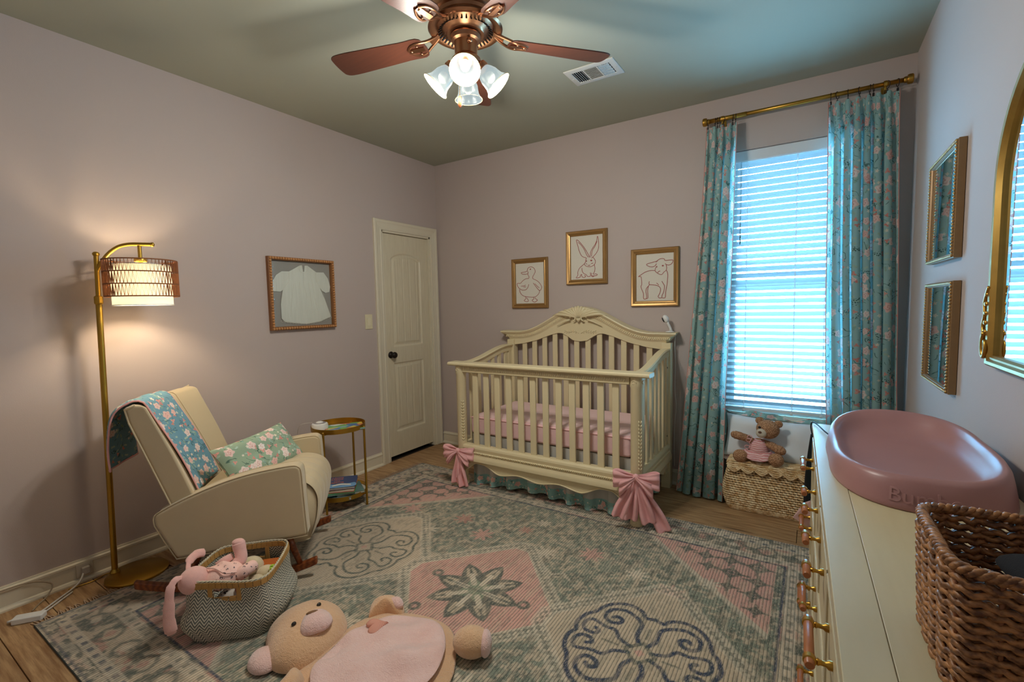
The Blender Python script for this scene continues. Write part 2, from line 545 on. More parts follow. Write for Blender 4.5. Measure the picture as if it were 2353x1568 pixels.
# door in the left wall: casing, jamb, two-panel slab with arched top panel
dr = thing('door_1', 'cream two panel interior door with arched upper panel and dark knob', None); dr['kind'] = 'structure'
CW = .088
CP = [(0, .0), (0, .012), (.012, .015), (.02, .012), (.055, .017), (.066, .022), (.082, .022), (CW, .016), (CW, 0)]   # across the casing: (offset from opening, thickness)
def casing(g, a, b, axis, sgn, za=None):
    pass
g = G()
# side legs (profile in y,x, run in z with mitred heads)
for ys, sg in ((DY0, -1), (DY1, 1)):
    n = len(CP); vs = []
    for (q, th) in CP: vs.append((th, ys + sg * q, 0.0))
    for (q, th) in CP: vs.append((th, ys + sg * q, DZ1 + q))
    fs = [list(range(n)), list(range(n, 2 * n))] + [(i, (i + 1) % n, n + (i + 1) % n, n + i) for i in range(n)]
    g.add(vs, fs)
n = len(CP); vs = [(th, DY0 - q, DZ1 + q) for q, th in CP] + [(th, DY1 + q, DZ1 + q) for q, th in CP]
g.add(vs, [list(range(n)), list(range(n, 2 * n))] + [(i, (i + 1) % n, n + (i + 1) % n, n + i) for i in range(n)])
g.out('casing', m_trim, dr)
g = G()
g.bb((-T, DY0, 0), (.004, DY0 + .016, DZ1)); g.bb((-T, DY1 - .016, 0), (.004, DY1, DZ1)); g.bb((-T, DY0, DZ1 - .016), (.004, DY1, DZ1))
g.bb((-.10, DY0 + .016, 0), (-.065, DY0 + .028, DZ1 - .016)); g.bb((-.10, DY1 - .028, 0), (-.065, DY1 - .016, DZ1 - .016)); g.bb((-.10, DY0 + .016, DZ1 - .028), (-.065, DY1 - .016, DZ1 - .016))
g.out('jamb', m_trim, dr)
t = NT('door_paint'); v = t.co()
wv = t.noise(t.mp(v, (20, 90, 2.2)), 2.2, 4, .6)
t.col(t.mix(t.ss(wv, .35, .7), srgb('cfc4a9'), srgb('dcd3ba'))); t.set(Roughness=.45); t.bump(wv, .12, .0012); m_door = t.m
SY0, SY1, SZ0, SZ1 = DY0 + .019, DY1 - .019, .03, DZ1 - .02
XF = -.022
g = G()
# slab with raised panels as a height field: x = f(y,z)
def doorh(y, z):
    a = (y - SY0) / (SY1 - SY0)
    w = SY1 - SY0
    def panel(d):          # d = distance inside the panel edge
        if d < 0: return 0.0
        if d < .012: return -.010 * sm(0, .012, d)
        if d < .022: return -.010
        if d < .045: return -.010 + .007 * sm(.022, .045, d)
        gr = 0.0
        yy = (y - (SY0 + SY1) / 2)
        for k in (-1.5, -.5, .5, 1.5):
            gr = max(gr, 1 - abs(yy - k * .082) / .006)
        return -.003 - .0035 * max(0, gr)
    m = .098
    dl = min(y - SY0 - m, SY1 - m - y)
    yc = (y - (SY0 + SY1) / 2) / (w / 2 - m)
    zt = 1.775 + .085 * math.sqrt(max(0, 1 - .92 * yc * yc)) if abs(yc) <= 1 else 1.775
    d1 = min(dl, z - 1.02, zt - z)
    d2 = min(dl, z - .245, .875 - z)
    return panel(max(d1, d2))
ys = np.unique(np.concatenate([np.linspace(SY0, SY1, 110)]))
zs = np.linspace(SZ0, SZ1, 300)
g.grid(lambda u, w: (XF + doorh(SY0 + (SY1 - SY0) * u, SZ0 + (SZ1 - SZ0) * w), SY0 + (SY1 - SY0) * u, SZ0 + (SZ1 - SZ0) * w), 111, 301)
g.bb((XF - .035, SY0, SZ0), (XF - .012, SY1, SZ1))
g.add([(XF, SY0, SZ0), (XF, SY1, SZ0), (XF - .012, SY1, SZ0), (XF - .012, SY0, SZ0)], [(0, 1, 2, 3)])
for yy in (SY0, SY1): g.add([(XF, yy, SZ0), (XF, yy, SZ1), (XF - .014, yy, SZ1), (XF - .014, yy, SZ0)], [(0, 1, 2, 3)])
g.add([(XF, SY0, SZ1), (XF, SY1, SZ1), (XF - .014, SY1, SZ1), (XF - .014, SY0, SZ1)], [(0, 1, 2, 3)])
slab = g.out('slab', m_door, dr, auto=40)
kg = G()
kg.lathe([(.030, 0), (.031, .004), (.026, .008), (.012, .010), (.010, .026), (.017, .032), (.0265, .040), (.0285, .050), (.025, .060), (.014, .066), (0, .067)], 24, (XF, SY0 + .062, .952), (1, 0, 0))
kg.out('knob', m_dark, slab, smooth=True)
g = G(); g.bb((-.165, DY0 - .05, -.1), (-T, DY1 + .05, DZ1 + .05)); struct('closet_dark_panel', g, m_dark, 'dark panel standing in for the shaded closet behind the door')  # dark panel stands in for the shade of the closet

# light switch beside the door
sw = thing('light_switch', 'ivory rocker light switch plate on the wall beside the door', 'switch', (0, -.887, 1.258))
g = G(); g.bb((0, -.038, -.062), (.006, .038, .062)); g.out('plate', plain('ivory_plastic', 'd9cfae', .4, var=.02), sw, bev=.003)
g = G(); g.box((.0075, 0, 0), (.006, .034, .068), (0, math.radians(4), 0)); g.out('rocker', plain('ivory_rocker_plastic', 'e0d7ba', .35, var=.02), sw, bev=.002)
g = G()
for z in (-.048, .048): g.lathe([(.003, 0), (.003, .0015), (0, .002)], 10, (.006, 0, z), (1, 0, 0))
g.out('screw', m_trim, sw)

# window: frame, sashes, panes, stool (sill) and apron
wn = thing('window_1', 'white double hung window behind a horizontal blind', None); wn['kind'] = 'structure'
m_vinyl = plain('white_vinyl', 'dfe0dc', .35, var=.02)
g = G()
fy0, fy1 = .085, .13
g.bb((WX0, fy0, WZ0), (WX0 + .045, fy1, WZ1)); g.bb((WX1 - .045, fy0, WZ0), (WX1, fy1, WZ1))
g.bb((WX0 + .045, fy0, WZ1 - .045), (WX1 - .045, fy1, WZ1)); g.bb((WX0 + .045, fy0, WZ0), (WX1 - .045, fy1, WZ0 + .05))
g.out('frame', m_vinyl, wn, bev=.004)
zm = (WZ0 + WZ1) / 2
for (z0, z1, yy) in ((WZ0 + .05, zm + .02, .09), (zm - .02, WZ1 - .045, .108)):
    g = G(); x0, x1 = WX0 + .045, WX1 - .045; s = .035
    g.bb((x0, yy, z0), (x0 + s, yy + .016, z1)); g.bb((x1 - s, yy, z0), (x1, yy + .016, z1))
    g.bb((x0 + s, yy, z0), (x1 - s, yy + .016, z0 + s)); g.bb((x0 + s, yy, z1 - s), (x1 - s, yy + .016, z1))
    sh = g.out('sash', m_vinyl, wn, bev=.003)
    g = G(); g.add([(x0 + s, yy + .008, z0 + s), (x1 - s, yy + .008, z0 + s), (x1 - s, yy + .008, z1 - s), (x0 + s, yy + .008, z1 - s)], [(0, 1, 2, 3)])
    g.out('pane', m_glass, sh)
g = G(); g.bb((WX0 - .05, -.035, WZ0 - .022), (WX1 + .05, .0, WZ0)); g.bb((WX0, 0, WZ0 - .022), (WX1, .09, WZ0 + .002))
g.out('sill', m_trim, wn, bev=.006)
g = G(); g.bb((WX0 - .03, -.014, WZ0 - .10), (WX1 + .03, -.001, WZ0 - .022)); g.out('apron', m_trim, wn, bev=.004)

# ------------------------------------------------------------------ horizontal blind
t = NT('blind_dimmed_white'); t.col(t.mix(t.noise(t.co(), 8, 2), (.155, .143, .14, 1), (.175, .162, .158, 1))); t.set(Roughness=.42)  # white slats coloured dark grey so the daylight leaves them dim
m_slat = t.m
BX0, BX1 = WX0 + .008, WX1 - .008
bl = thing('window_blind', 'white horizontal slat blind hanging inside the window', 'blind', ((BX0 + BX1) / 2, .045, WZ1))
HW = (BX1 - BX0) / 2
g = G(); g.bb((-HW, -.012, -.055), (HW, .035, -.003)); m_val = plain('valance_white', 'd5d8da', .4, var=.02); g.out('headrail', m_val, bl, bev=.003)
g = G(); g.prism([(-.034, -.005), (-.024, 0), (-.020, -.004), (-.020, -.070), (-.026, -.074), (-.032, -.066)], -HW, HW, lambda a, b, h: (h, a, b)); g.out('valance', m_val, bl)
SP = .0437; NS = 38; z0 = -.088
sl_me = None
th = math.radians(34)
for i in range(NS):
    if sl_me is None:
        g = G()
        def slat(u, w):
            q = (w - .5) * .05; cr = .0022 * (1 - (2 * w - 1) ** 2)
            return (-HW + .004 + (2 * HW - .008) * u, math.cos(th) * q + math.sin(th) * cr, -math.sin(th) * q + math.cos(th) * cr)
        def slatb(u, w):
            p = slat(u, w); return (p[0], p[1] - math.sin(th) * .0022, p[2] - math.cos(th) * .0022)
        g.grid(slat, 2, 6); k = len(g.v); g.grid(slatb, 2, 6)
        for j in (0, 5): g.add([slat(0, j / 5), slat(1, j / 5), slatb(1, j / 5), slatb(0, j / 5)], [(0, 1, 2, 3)])
        o = g.out('slat', m_slat, bl, smooth=False); sl_me = o.data
    else:
        o = bpy.data.objects.new('slat', sl_me); COL.objects.link(o); o.parent = bl
    o.location = (0, 0, z0 - SP * i)
zb = z0 - SP * NS - .002
g = G(); g.bb((-HW + .003, -.024, zb - .012), (HW - .003, .024, zb + .008)); g.out('bottom_rail', m_val, bl, bev=.003)
for cxx in (2.749, 3.035, 3.20):
    g = G(); x = cxx - (BX0 + BX1) / 2
    for yy in (-.024, .024):
        g.tube([(x, yy, -.06), (x, yy, zb)], .0011, 5)
    g.tube([(x + .003, -.0255, -.06), (x + .003, -.0255, zb - .014)], .0013, 5)
    for i in range(NS): g.tube([(x, -.022, z0 - SP * i + .012), (x, .022, z0 - SP * i - .016)], .0008, 4)
    g.out('ladder_cord', m_whitecloth, bl)
    g = G(); g.lathe([(.006, 0), (.009, .004), (.009, .010), (.004, .013)], 12, (x, -.026, zb - .008), (0, -1, 0)); g.out('cord_button', m_white, bl)
g = G(); g.tube([(2.712 - (BX0 + BX1) / 2, -.037, -.075), (2.712 - (BX0 + BX1) / 2, -.039, -.62)], .004, 8); g.out('tilt_wand', glass('acrylic_wand', (.85, .9, .92, 1)), bl, smooth=True)

# ------------------------------------------------------------------ curtain rod
RZ, RY = 2.575, -.085
rod = thing('curtain_rod', 'brass curtain rod mounted above the window', 'curtain rod', (3.03, RY, RZ))
g = G(); g.tube([(-.50, 0, 0), (.515, 0, 0)], .0125, 16); g.out('pole', m_brass, rod, smooth=True)
g = G(); g.tube([(-.51, 0, 0), (-.28, 0, 0)], .0148, 16); g.out('outer_pole', m_brass, rod, smooth=True)
for sx in (-1, 1):
    g = G(); g.lathe([(.015, 0), (.017, .004), (.017, .014), (.024, .016), (.026, .022), (.026, .038), (.022, .042), (0, .043)], 24, (sx * .505, 0, 0), (sx, 0, 0))
    g.out('finial', m_brass, rod, auto=40)
    g = G(); x = sx * .425
    g.lathe([(.013, 0), (.018, .002), (.018, .018), (.013, .020)], 16, (x - .01, 0, 0), (1, 0, 0))
    g.tube([(x, 0, 0), (x, -.002, -.03), (x, .03, -.034), (x, .083, -.034)], .006, 8)
    g.bb((x - .013, .079, -.075), (x + .013, .0845, .01))
    g.out('bracket', m_brass, rod, auto=40)

# ------------------------------------------------------------------ curtains
def curtain(name, label, xt0, xt1, xb0, xb1, yb, pleats, zt, zb, ringx, seed, hang=None):
    rr = random.Random(seed)
    cr = thing(name, label, 'curtain', ((xt0 + xt1) / 2, RY, zt), 0, 'floral curtains beside the window')
    ox, oz = (xt0 + xt1) / 2, zt
    NU, NV = pleats * 14 + 1, 46
    amp = [rr.uniform(.7, 1.15) for _ in range(pleats + 2)]
    ph = [rr.uniform(-.25, .25) for _ in range(pleats + 2)]
    cloth_w = 1.0 if pleats < 6 else 1.35
    def f(u, w, off=0):
        z = zt + (zb - zt) * w
        k = u * pleats; i = int(min(k, pleats - 1e-6)); fr = k - i
        A = (.010 + .026 * sm(0, .12, w) + .018 * w) * (amp[i] * (1 - fr) + amp[i + 1] * fr)
        flat = sm(0, .16, u) if hang == 'left' else (sm(0, .22, 1 - u) if hang == 'right' else 1)
        A *= .25 + .75 * flat
        a = 2 * PI * (k + ph[i] * math.sin(PI * fr) * w)
        e = w ** 1.25
        x0 = xt0 + (xb0 - xt0) * e; x1 = xt1 + (xb1 - xt1) * e
        x = x0 + (x1 - x0) * u + .35 * A * math.sin(2 * a) + .006 * math.sin(9 * w + 5 * u) * w
        y = RY + (yb - RY) * e - A * math.cos(a) + .008 * math.sin(6 * w + 11 * u) * w
        if w == 0:
            z -= .012 * (0.5 - .5 * math.cos(a * 1.0))
        return (x - ox, y - RY, z - oz)
    g = G()
    g.grid(f, NU, NV, uvfn=lambda u, w: (u * cloth_w, -w * (zt - zb)))
    g.out('cloth', m_fl_curtain, cr, smooth=True)
    for e in (0, 1):
        g = G(); g.tube([f(e, k / 30) for k in range(31)], .0022, 6); g.out('side_hem', m_fl_curtain, cr, smooth=True)
    for x in ringx:
        g = G(); g.M = Matrix.Translation((x - ox, 0, RZ - oz - .006))
        an = rr.uniform(-.5, .5)
        g.tube([(.0205 * math.sin(an) * math.cos(a), .0205 * math.cos(an) * math.cos(a), .0205 * math.sin(a)) for a in [2 * PI * k / 20 for k in range(20)]], .0018, 6, closed=True)
        rg = g.out('ring', m_dark, cr, smooth=True)
        g = G(); g.M = Matrix.Translation((x - ox, 0, RZ - oz - .028))
        g.tube([(0, 0, 0), (0, 0, -.008)], .0016, 6); g.box((0, -.004, -.016), (.010, .003, .016), (.12, 0, 0)); g.box((0, .004, -.016), (.010, .003, .016), (-.12, 0, 0))
        g.out('clip', m_dark, rg)
    return cr
curtain('curtain', 'teal floral curtain gathered at the crib side of the window', 2.508, 2.695, 2.335, 2.645, -.135, 4, 2.535, .012,
        [2.515, 2.560, 2.575, 2.59, 2.612, 2.668, 2.685], 5, 'left')
curtain('curtain', 'teal floral curtain gathered at the window end nearest the mirror wall', 3.188, 3.520, 3.235, 3.585, -.135, 7, 2.535, .012,
        [3.20, 3.232, 3.283, 3.337, 3.385, 3.402, 3.465, 3.51], 9, 'right')
# ------------------------------------------------------------------ crib
CX0, CX1 = .905, 2.255          # outer post faces' centres (x)
CYF, CYB = -.805, -.075         # front / back rail centre planes (y)
CXM = (CX0 + CX1) / 2
crib = thing('crib', 'cream painted crib with arched carved headboard against the window wall', 'crib', (CXM, (CYF + CYB) / 2, 0))
LO = Vector((CXM, (CYF + CYB) / 2, 0))
def cg():
    g = G(); g.M = Matrix.Translation(-LO); return g
XC = 1.567
def crown_top(x):
    t = min(1, abs(x - XC) / .60)
    return 1.152 + .198 * (.5 + .5 * math.cos(PI * t)) ** 1.15
def crown_low(x):
    d = abs(x - XC)
    pts = [(0, 1.071), (.06, 1.078), (.11, 1.110), (.16, 1.135), (.20, 1.136), (.27, 1.118), (.40, 1.072), (.54, 1.040), (.64, 1.028), (.75, 1.026)]
    for (a, b), (c, d2) in zip(pts, pts[1:]):
        if d <= c: return b + (d2 - b) * sm(0, 1, (d - a) / (c - a)) if False else b + (d2 - b) * (d - a) / (c - a)
    return 1.026
# headboard panel between crown moulding and slats
xs = np.linspace(CX0 + .02, CX1 - .02, 121)
g = cg()
poly = [(x, crown_top(x) - .02) for x in xs] + [(x, crown_low(x)) for x in xs[::-1]]
n = len(xs)
for h0, h1 in ((-.092, -.058),):
    vs = [(x, h0, crown_top(x) - .02) for x in xs] + [(x, h0, crown_low(x)) for x in xs] + [(x, h1, crown_top(x) - .02) for x in xs] + [(x, h1, crown_low(x)) for x in xs]
    fs = []
    for i in range(n - 1):
        fs += [(i, n + i, n + i + 1, i + 1), (2 * n + i, 2 * n + i + 1, 3 * n + i + 1, 3 * n + i), (i, i + 1, 2 * n + i + 1, 2 * n + i), (n + i, 3 * n + i, 3 * n + i + 1, n + i + 1)]
    fs += [(0, 2 * n, 3 * n, n), (n - 1, 2 * n - 1, 4 * n - 1, 3 * n - 1)]
    g.add(vs, fs)
hb = g.out('headboard', m_cream, crib, auto=30)
# crown moulding swept along the arch
xe0, xe1 = .815, 2.322
prof = [(0, 0), (-.052, -.004), (-.056, -.012), (-.048, -.024), (-.036, -.034), (-.034, -.058), (-.028, -.064), (-.026, -.072), (-.018, -.084), (.0, -.084), (.055, -.084), (.055, 0)]
xs2 = np.linspace(xe0, xe1, 141)
g = cg(); vs = []; fs = []; m = len(prof)
for x in xs2:
    sl = (crown_top(x + .004) - crown_top(x - .004)) / .008
    nx, nz = -sl / math.hypot(1, sl), 1 / math.hypot(1, sl)
    e = min((x - xe0), (xe1 - x))
    for (yy, zz) in prof:
        k = 1 - .0
        vs.append((x + nx * zz * (1 if .06 < e else 0), -.066 + yy, crown_top(x) + nz * zz))
for i in range(len(xs2) - 1):
    for k in range(m):
        k2 = (k + 1) % m
        fs.append((i * m + k, i * m + k2, (i + 1) * m + k2, (i + 1) * m + k))
fs.append(list(range(m))[::-1]); fs.append([(len(xs2) - 1) * m + k for k in range(m)])
g.add(vs, fs)
# shape the cornice ends: narrower below
for i, p in enumerate(g.v):
    x, y, z = p[0] + LO.x, p[1] + LO.y, p[2]
    dz = crown_top(x) - z
    if x < .90 or x > 2.235:
        cxx = .905 if x < 1 else 2.235
        k = 1 - .85 * sm(.012, .05, dz)
        g.v[i] = (cxx + (x - cxx) * k - LO.x, y - LO.y, z)
cm = g.out('crown_moulding', m_cream, crib, auto=35)
g = cg()
x = .87
while x < 2.28:
    sl = (crown_top(x + .004) - crown_top(x - .004)) / .008; a = math.atan(sl)
    if abs(x - XC) > .15:
        q = Matrix.Rotation(-a, 3, 'Y') @ Matrix.Rotation(.5, 3, 'Y')
        g.box((x + math.sin(a) * .046, -.103, crown_top(x) - .046 * math.cos(a)), (.006, .006, .018), q)
    x += .0135
bd = g.out('bead_carving', m_cream, cm); bd['kind'] = 'stuff'
# carved shell crest
g = cg()
for k in range(13):
    a = (k - 6) / 6 * 1.25
    L = .112 - .012 * abs(k - 6) / 6 + (.085 * max(0, abs(k - 6) - 3) / 3)
    p0 = Vector((XC + .012 * math.sin(a), -.122, 1.262)); pts = []
    for j in range(6):
        s = j / 5
        q_ = p0 + Vector((math.sin(a) * L * s * (1 + .25 * s), .012 * s * s - .006 * math.sin(PI * s), math.cos(a) * L * s - .03 * abs(math.sin(a)) * s * s))
        q_.z = min(q_.z, crown_top(q_.x) + .004 - .004 * s); pts.append(q_)
    g.tube(pts, [.005, .008, .011, .0125, .012, .006], 8)
g.out('shell_carving', m_cream, hb, smooth=True)
for sx in (-1, 1):
    g = cg(); pts = []
    for k in range(22):
        a = k / 21 * 4.6; r = .030 - .020 * k / 21
        pts.append((XC + sx * (.044 + r * math.cos(a + .4)), -.124, 1.252 + r * math.sin(a + .4)))
    g.tube(pts, [.0085 - .003 * k / 21 for k in range(22)], 8)
    pts = [(XC + sx * (.075 + .03 * k), -.118 + .002 * k, 1.246 - .012 * k + .004 * math.sin(k)) for k in range(5)]
    g.tube(pts, [.008, .007, .006, .004, .002], 8)
    g.out('scroll_carving', m_cream, hb, smooth=True)
g = cg()
hp = []
for k in range(24):
    a = 2 * PI * k / 24
    hp.append((.020 * math.sin(a) ** 3, .0185 * (13 * math.cos(a) - 5 * math.cos(2 * a) - 2 * math.cos(3 * a) - math.cos(4 * a)) / 13))
g.M = Matrix.Translation(-LO) @ Matrix.Translation((XC, -.118, 1.246)) @ Matrix.Rotation(PI / 2, 4, 'X')
g.puff(hp, .014, 5)
g.out('heart_carving', m_cream, hb, smooth=True)
g = cg()
for sx in (-1, 1):
    stem = [(XC + sx * (.008 + .02 * k), -.0935, 1.135 + .010 * math.sin(k * .9) + .004 * k) for k in range(7)]
    g.tube(stem, .0022, 6)
    for k in range(1, 7):
        for s2 in (-1, 1):
            p = Vector(stem[k]); q = p + Vector((sx * .012, 0, s2 * .012))
            g.tube([p, (p + q) / 2 + Vector((0, -.001, 0)), q], [.001, .0038, .001], 6)
g.out('leaf_carving', m_cream, hb, smooth=True)
# back posts, back slats, back bottom rail
for x in (CX0 + .005, CX1 - .005):
    g = cg(); g.bb((x - .034, -.108, 0), (x + .034, -.040, 1.075)); g.out('back_post', m_cream, crib, bev=.004)
g = cg(); g.bb((CX0 + .03, -.092, .27), (CX1 - .03, -.058, .36)); g.out('back_bottom_rail', m_cream, crib, bev=.004)
for k in range(12):
    x = CXM + (k - 5.5) * .0985
    g = cg(); g.bb((x - .0225, -.082, .35), (x + .0225, -.066, crown_low(x) + .012)); g.out('slat', m_cream, crib, bev=.005)
# front: posts, top rail, frieze, slats, bottom moulding, apron
def post(x, y):
    g = cg()
    g.lathe([(.036, .0097), (.040, .0135), (.040, .07), (.036, .076), (.037, .10), (.037, .86), (.041, .868), (.041, .925), (.036, .93)], 32, (x, y, 0))
    p = g.out('front_post', m_cream, crib, auto=35)
    # scroll carvings at cap and foot, leaf vine on the lower shaft
    g = cg()
    for (zc, sg, R) in ((.895, 1, .041), (.035, -1, .041)):
        for fa in (-PI / 2 - .2, -.1):
            pts = []
            for k in range(18):
                a = k / 17 * 5.0; r = .016 - .010 * k / 17
                ang = fa + (r * math.cos(a)) / R; z = zc + sg * r * math.sin(a)
                pts.append((x + R * math.cos(ang), y + R * math.sin(ang), z))
            g.tube(pts, .0028, 6)
    for k in range(14):
        z = .36 + k * .022
        for s2 in (-1, 1):
            a0 = -PI / 4 + .05; ang = a0 + s2 * .22
            g.tube([(x + .0375 * math.cos(a0), y + .0375 * math.sin(a0), z), (x + .039 * math.cos(ang), y + .039 * math.sin(ang), z + .013), (x + .037 * math.cos(ang), y + .037 * math.sin(ang), z + .022)], [.002, .005, .001], 6)
    g.out('post_carving', m_cream, p, smooth=True)
post(CX0 + .005, CYF); post(CX1 + .004, CYF)
g = cg()
tp = [(-.052, .0), (-.060, .008), (-.060, .018), (-.052, .026), (.040, .026), (.044, .020), (.044, .004), (.036, 0)]
g.prism(tp, .828, 2.350, lambda a, b, h: (h, CYF + a, .929 + b))
g.out('front_top_rail', m_cream, crib, auto=30)
g = cg()
g.bb((CX0 + .04, CYF - .026, .878), (CX1 - .035, CYF + .020, .930))
fz = g.out('front_frieze', m_cream, crib, bev=.002)
g = cg(); x = CX0 + .06
while x < CX1 - .05:
    g.box((x, CYF - .028, .908), (.012, .008, .018), (0, .5, 0)); x += .0155
g.bb((CX0 + .042, CYF - .032, .924), (CX1 - .036, CYF - .020, .929)); g.bb((CX0 + .042, CYF - .031, .884), (CX1 - .036, CYF - .020, .889))
b = g.out('bead_carving', m_cream, fz); b['kind'] = 'stuff'
for k in range(12):
    x = CXM + .005 + (k - 5.5) * .0985
    g = cg(); g.bb((x - .0225, CYF - .009, .30), (x + .0225, CYF + .009, .885)); g.out('slat', m_cream, crib, bev=.005)
g = cg()
bp = [(-.020, .335), (-.030, .325), (-.034, .312), (-.030, .290), (-.040, .268), (-.048, .250), (-.052, .240), (-.052, .222), (-.044, .214), (-.030, .212), (.02, .212), (.02, .335)]
g.prism(bp, CX0 + .03, CX1 - .03, lambda a, b, h: (h, CYF + a, b))
br = g.out('front_bottom_rail', m_cream, crib, auto=25)
g = cg(); x = CX0 + .05
while x < CX1 - .05:
    g.box((x, CYF - .040, .280), (.006, .012, .020), Matrix.Rotation(.55, 3, 'Y') @ Matrix.Rotation(.45, 3, 'X')); x += .0135
b = g.out('bead_carving', m_cream, br); b['kind'] = 'stuff'
def apron_low(x):
    e = (x - CX0 - .04) / (CX1 - CX0 - .08)
    if e < .13: return .135 + .065 * sm(0, .09, e)
    if e > .87: return .135 + .065 * sm(0, .09, 1 - e)
    q = (e - .13) / .74 * 3; f = q - int(q) if q < 3 else 1.0
    base = .200 if False else 0
    # three scallops: cusp up at the joints, belly between
    i = min(int(q), 2); f = q - i
    hi0 = .200 if i == 0 else .168; hi1 = .200 if i == 2 else .168
    belly = .145
    if f < .5: return hi0 + (belly - hi0) * sm(0, 1, f * 2)
    return belly + (hi1 - belly) * sm(0, 1, f * 2 - 1)
xs = np.linspace(CX0 + .035, CX1 - .035, 160)
g = cg(); n = len(xs); vs = []; fs = []
for yy in (CYF - .028, CYF - .006):
    vs += [(x, yy, .22) for x in xs] + [(x, yy, apron_low(x)) for x in xs]
for i in range(n - 1):
    fs += [(i, n + i, n + i + 1, i + 1), (2 * n + i, 2 * n + i + 1, 3 * n + i + 1, 3 * n + i), (n + i, 3 * n + i, 3 * n + i + 1, n + i + 1)]
g.add(vs, fs)
g.tube([(x, CYF - .029, apron_low(x) + .003) for x in xs], .0045, 6)
g.out('apron', m_cream, crib, auto=35)
# sides
for x, sx in ((CX0 + .004, -1), (CX1 + .0, 1)):
    def top(y):
        s = (y - CYF) / (CYB - CYF)
        return .932 + .085 * sm(.12, .88, s) + .012 * math.sin(PI * s) * 0
    ysd = np.linspace(CYF + .03, CYB - .03, 40)
    g = cg(); vs = []; m = 8
    pr = [(-.024, 0), (-.030, -.008), (-.026, -.018), (-.017, -.024), (-.015, -.060), (.015, -.060), (.017, -.024), (.026, -.018), (.030, -.008), (.024, 0)]
    m = len(pr)
    for y in ysd:
        for a, b in pr: vs.append((x + a, y, top(y) + .02 + b))
    fs = [(i * m + k, i * m + (k + 1) % m, (i + 1) * m + (k + 1) % m, (i + 1) * m + k) for i in range(len(ysd) - 1) for k in range(m)]
    fs += [list(range(m))[::-1], [(len(ysd) - 1) * m + k for k in range(m)]]
    g.add(vs, fs)
    g.out('side_top_rail', m_cream, crib, auto=35)
    for k in range(6):
        y = CYF + .125 + k * .098
        g = cg(); g.bb((x - .008, y - .021, .30), (x + .008, y + .021, top(y) - .03)); g.out('slat', m_cream, crib, bev=.004)
    y = CYB - .062
    g = cg(); g.bb((x - .012, y - .018, .12), (x + .012, y + .030, top(y) - .02)); st = g.out('side_stile', m_cream, crib, bev=.003)
    for zz in (.40, .90):
        g = cg(); g.lathe([(.006, 0), (.006, .002), (0, .003)], 12, (x + sx * .012, y + .002, zz), (sx, 0, 0)); g.out('bolt', m_dark, st)
    g = cg()
    bp2 = [(-.016, .335), (-.024, .325), (-.028, .312), (-.024, .290), (-.032, .268), (-.038, .250), (-.040, .226), (-.034, .214), (.016, .212), (.016, .335)]
    g.prism(bp2, CYF + .035, CYB - .02, lambda a, b, h: (x - sx * a, h, b))
    sb = g.out('side_bottom_rail', m_cream, crib, auto=25)
    g = cg(); y = CYF + .05
    while y < CYB - .04:
        g.box((x + sx * .0285, y, .279), (.010, .006, .022), Matrix.Rotation(.5, 3, 'X')); y += .0135
    b = g.out('bead_carving', m_cream, sb); b['kind'] = 'stuff'
    g = cg(); ysd = np.linspace(CYF + .035, CYB - .03, 40); n = len(ysd)
    def sl(y):
        s = (y - CYF) / (CYB - CYF)
        return .15 + .05 * abs(math.cos(PI * s * 2))
    vs = []
    for q in (x + sx * .006, x + sx * .020):
        vs += [(q, y, .22) for y in ysd] + [(q, y, sl(y)) for y in ysd]
    fs = []
    for i in range(n - 1):
        fs += [(i, n + i, n + i + 1, i + 1), (2 * n + i, 2 * n + i + 1, 3 * n + i + 1, 3 * n + i), (n + i, 3 * n + i, 3 * n + i + 1, n + i + 1)]
    g.add(vs, fs); g.out('side_apron', m_cream, crib, auto=35)
g = cg(); g.bb((CX0 + .10, CYF + .10, .385), (CX1 - .10, CYB - .03, .40)); g.out('mattress_board', m_cream, crib)

# mattress with a pink gingham sheet
t = NT('pink_gingham_sheet'); v = t.co()
sv = t.n('ShaderNodeSeparateXYZ'); t.L.new(v, sv.inputs[0])
def stripe(s, p): return t.ss(t.ma('ABSOLUTE', t.ma('SUBTRACT', t.ma('FRACT', t.ma('MULTIPLY', s, 1 / p)), .5)), .22, .28)
sz = stripe(sv.outputs[2], .0095); sx_ = stripe(sv.outputs[0], .0095); sy = stripe(sv.outputs[1], .0095)
k = t.ma('MULTIPLY', t.ma('ADD', t.ma('ADD', sz, t.ma('MULTIPLY', sx_, .35)), t.ma('MULTIPLY', sy, .35)), .6)
t.col(t.mix(k, srgb('efd2d0'), srgb('dca8aa'))); t.set(Roughness=.85, Specular_IOR_Level=.2)
t.bump(t.noise(v, 9, 3), .35, .012); m_sheet = t.m
mt = thing('crib_mattress', 'crib mattress in a pink striped fitted sheet', 'mattress', (CXM, (CYF + CYB) / 2, .402))
g = G()
mx, my = (CX1 - CX0) / 2 - .05, (CYB - CYF) / 2 - .045
g.box((0, 0, .068), (2 * mx, 2 * my, .136))
g.out('fitted_sheet', m_sheet, mt, bev=.022, seg=4)
g = G(); g.tube([(-mx, -my - .001, .125), (mx, -my - .001, .125), ], .003, 6); g.out('seam', m_pinkcloth, mt)

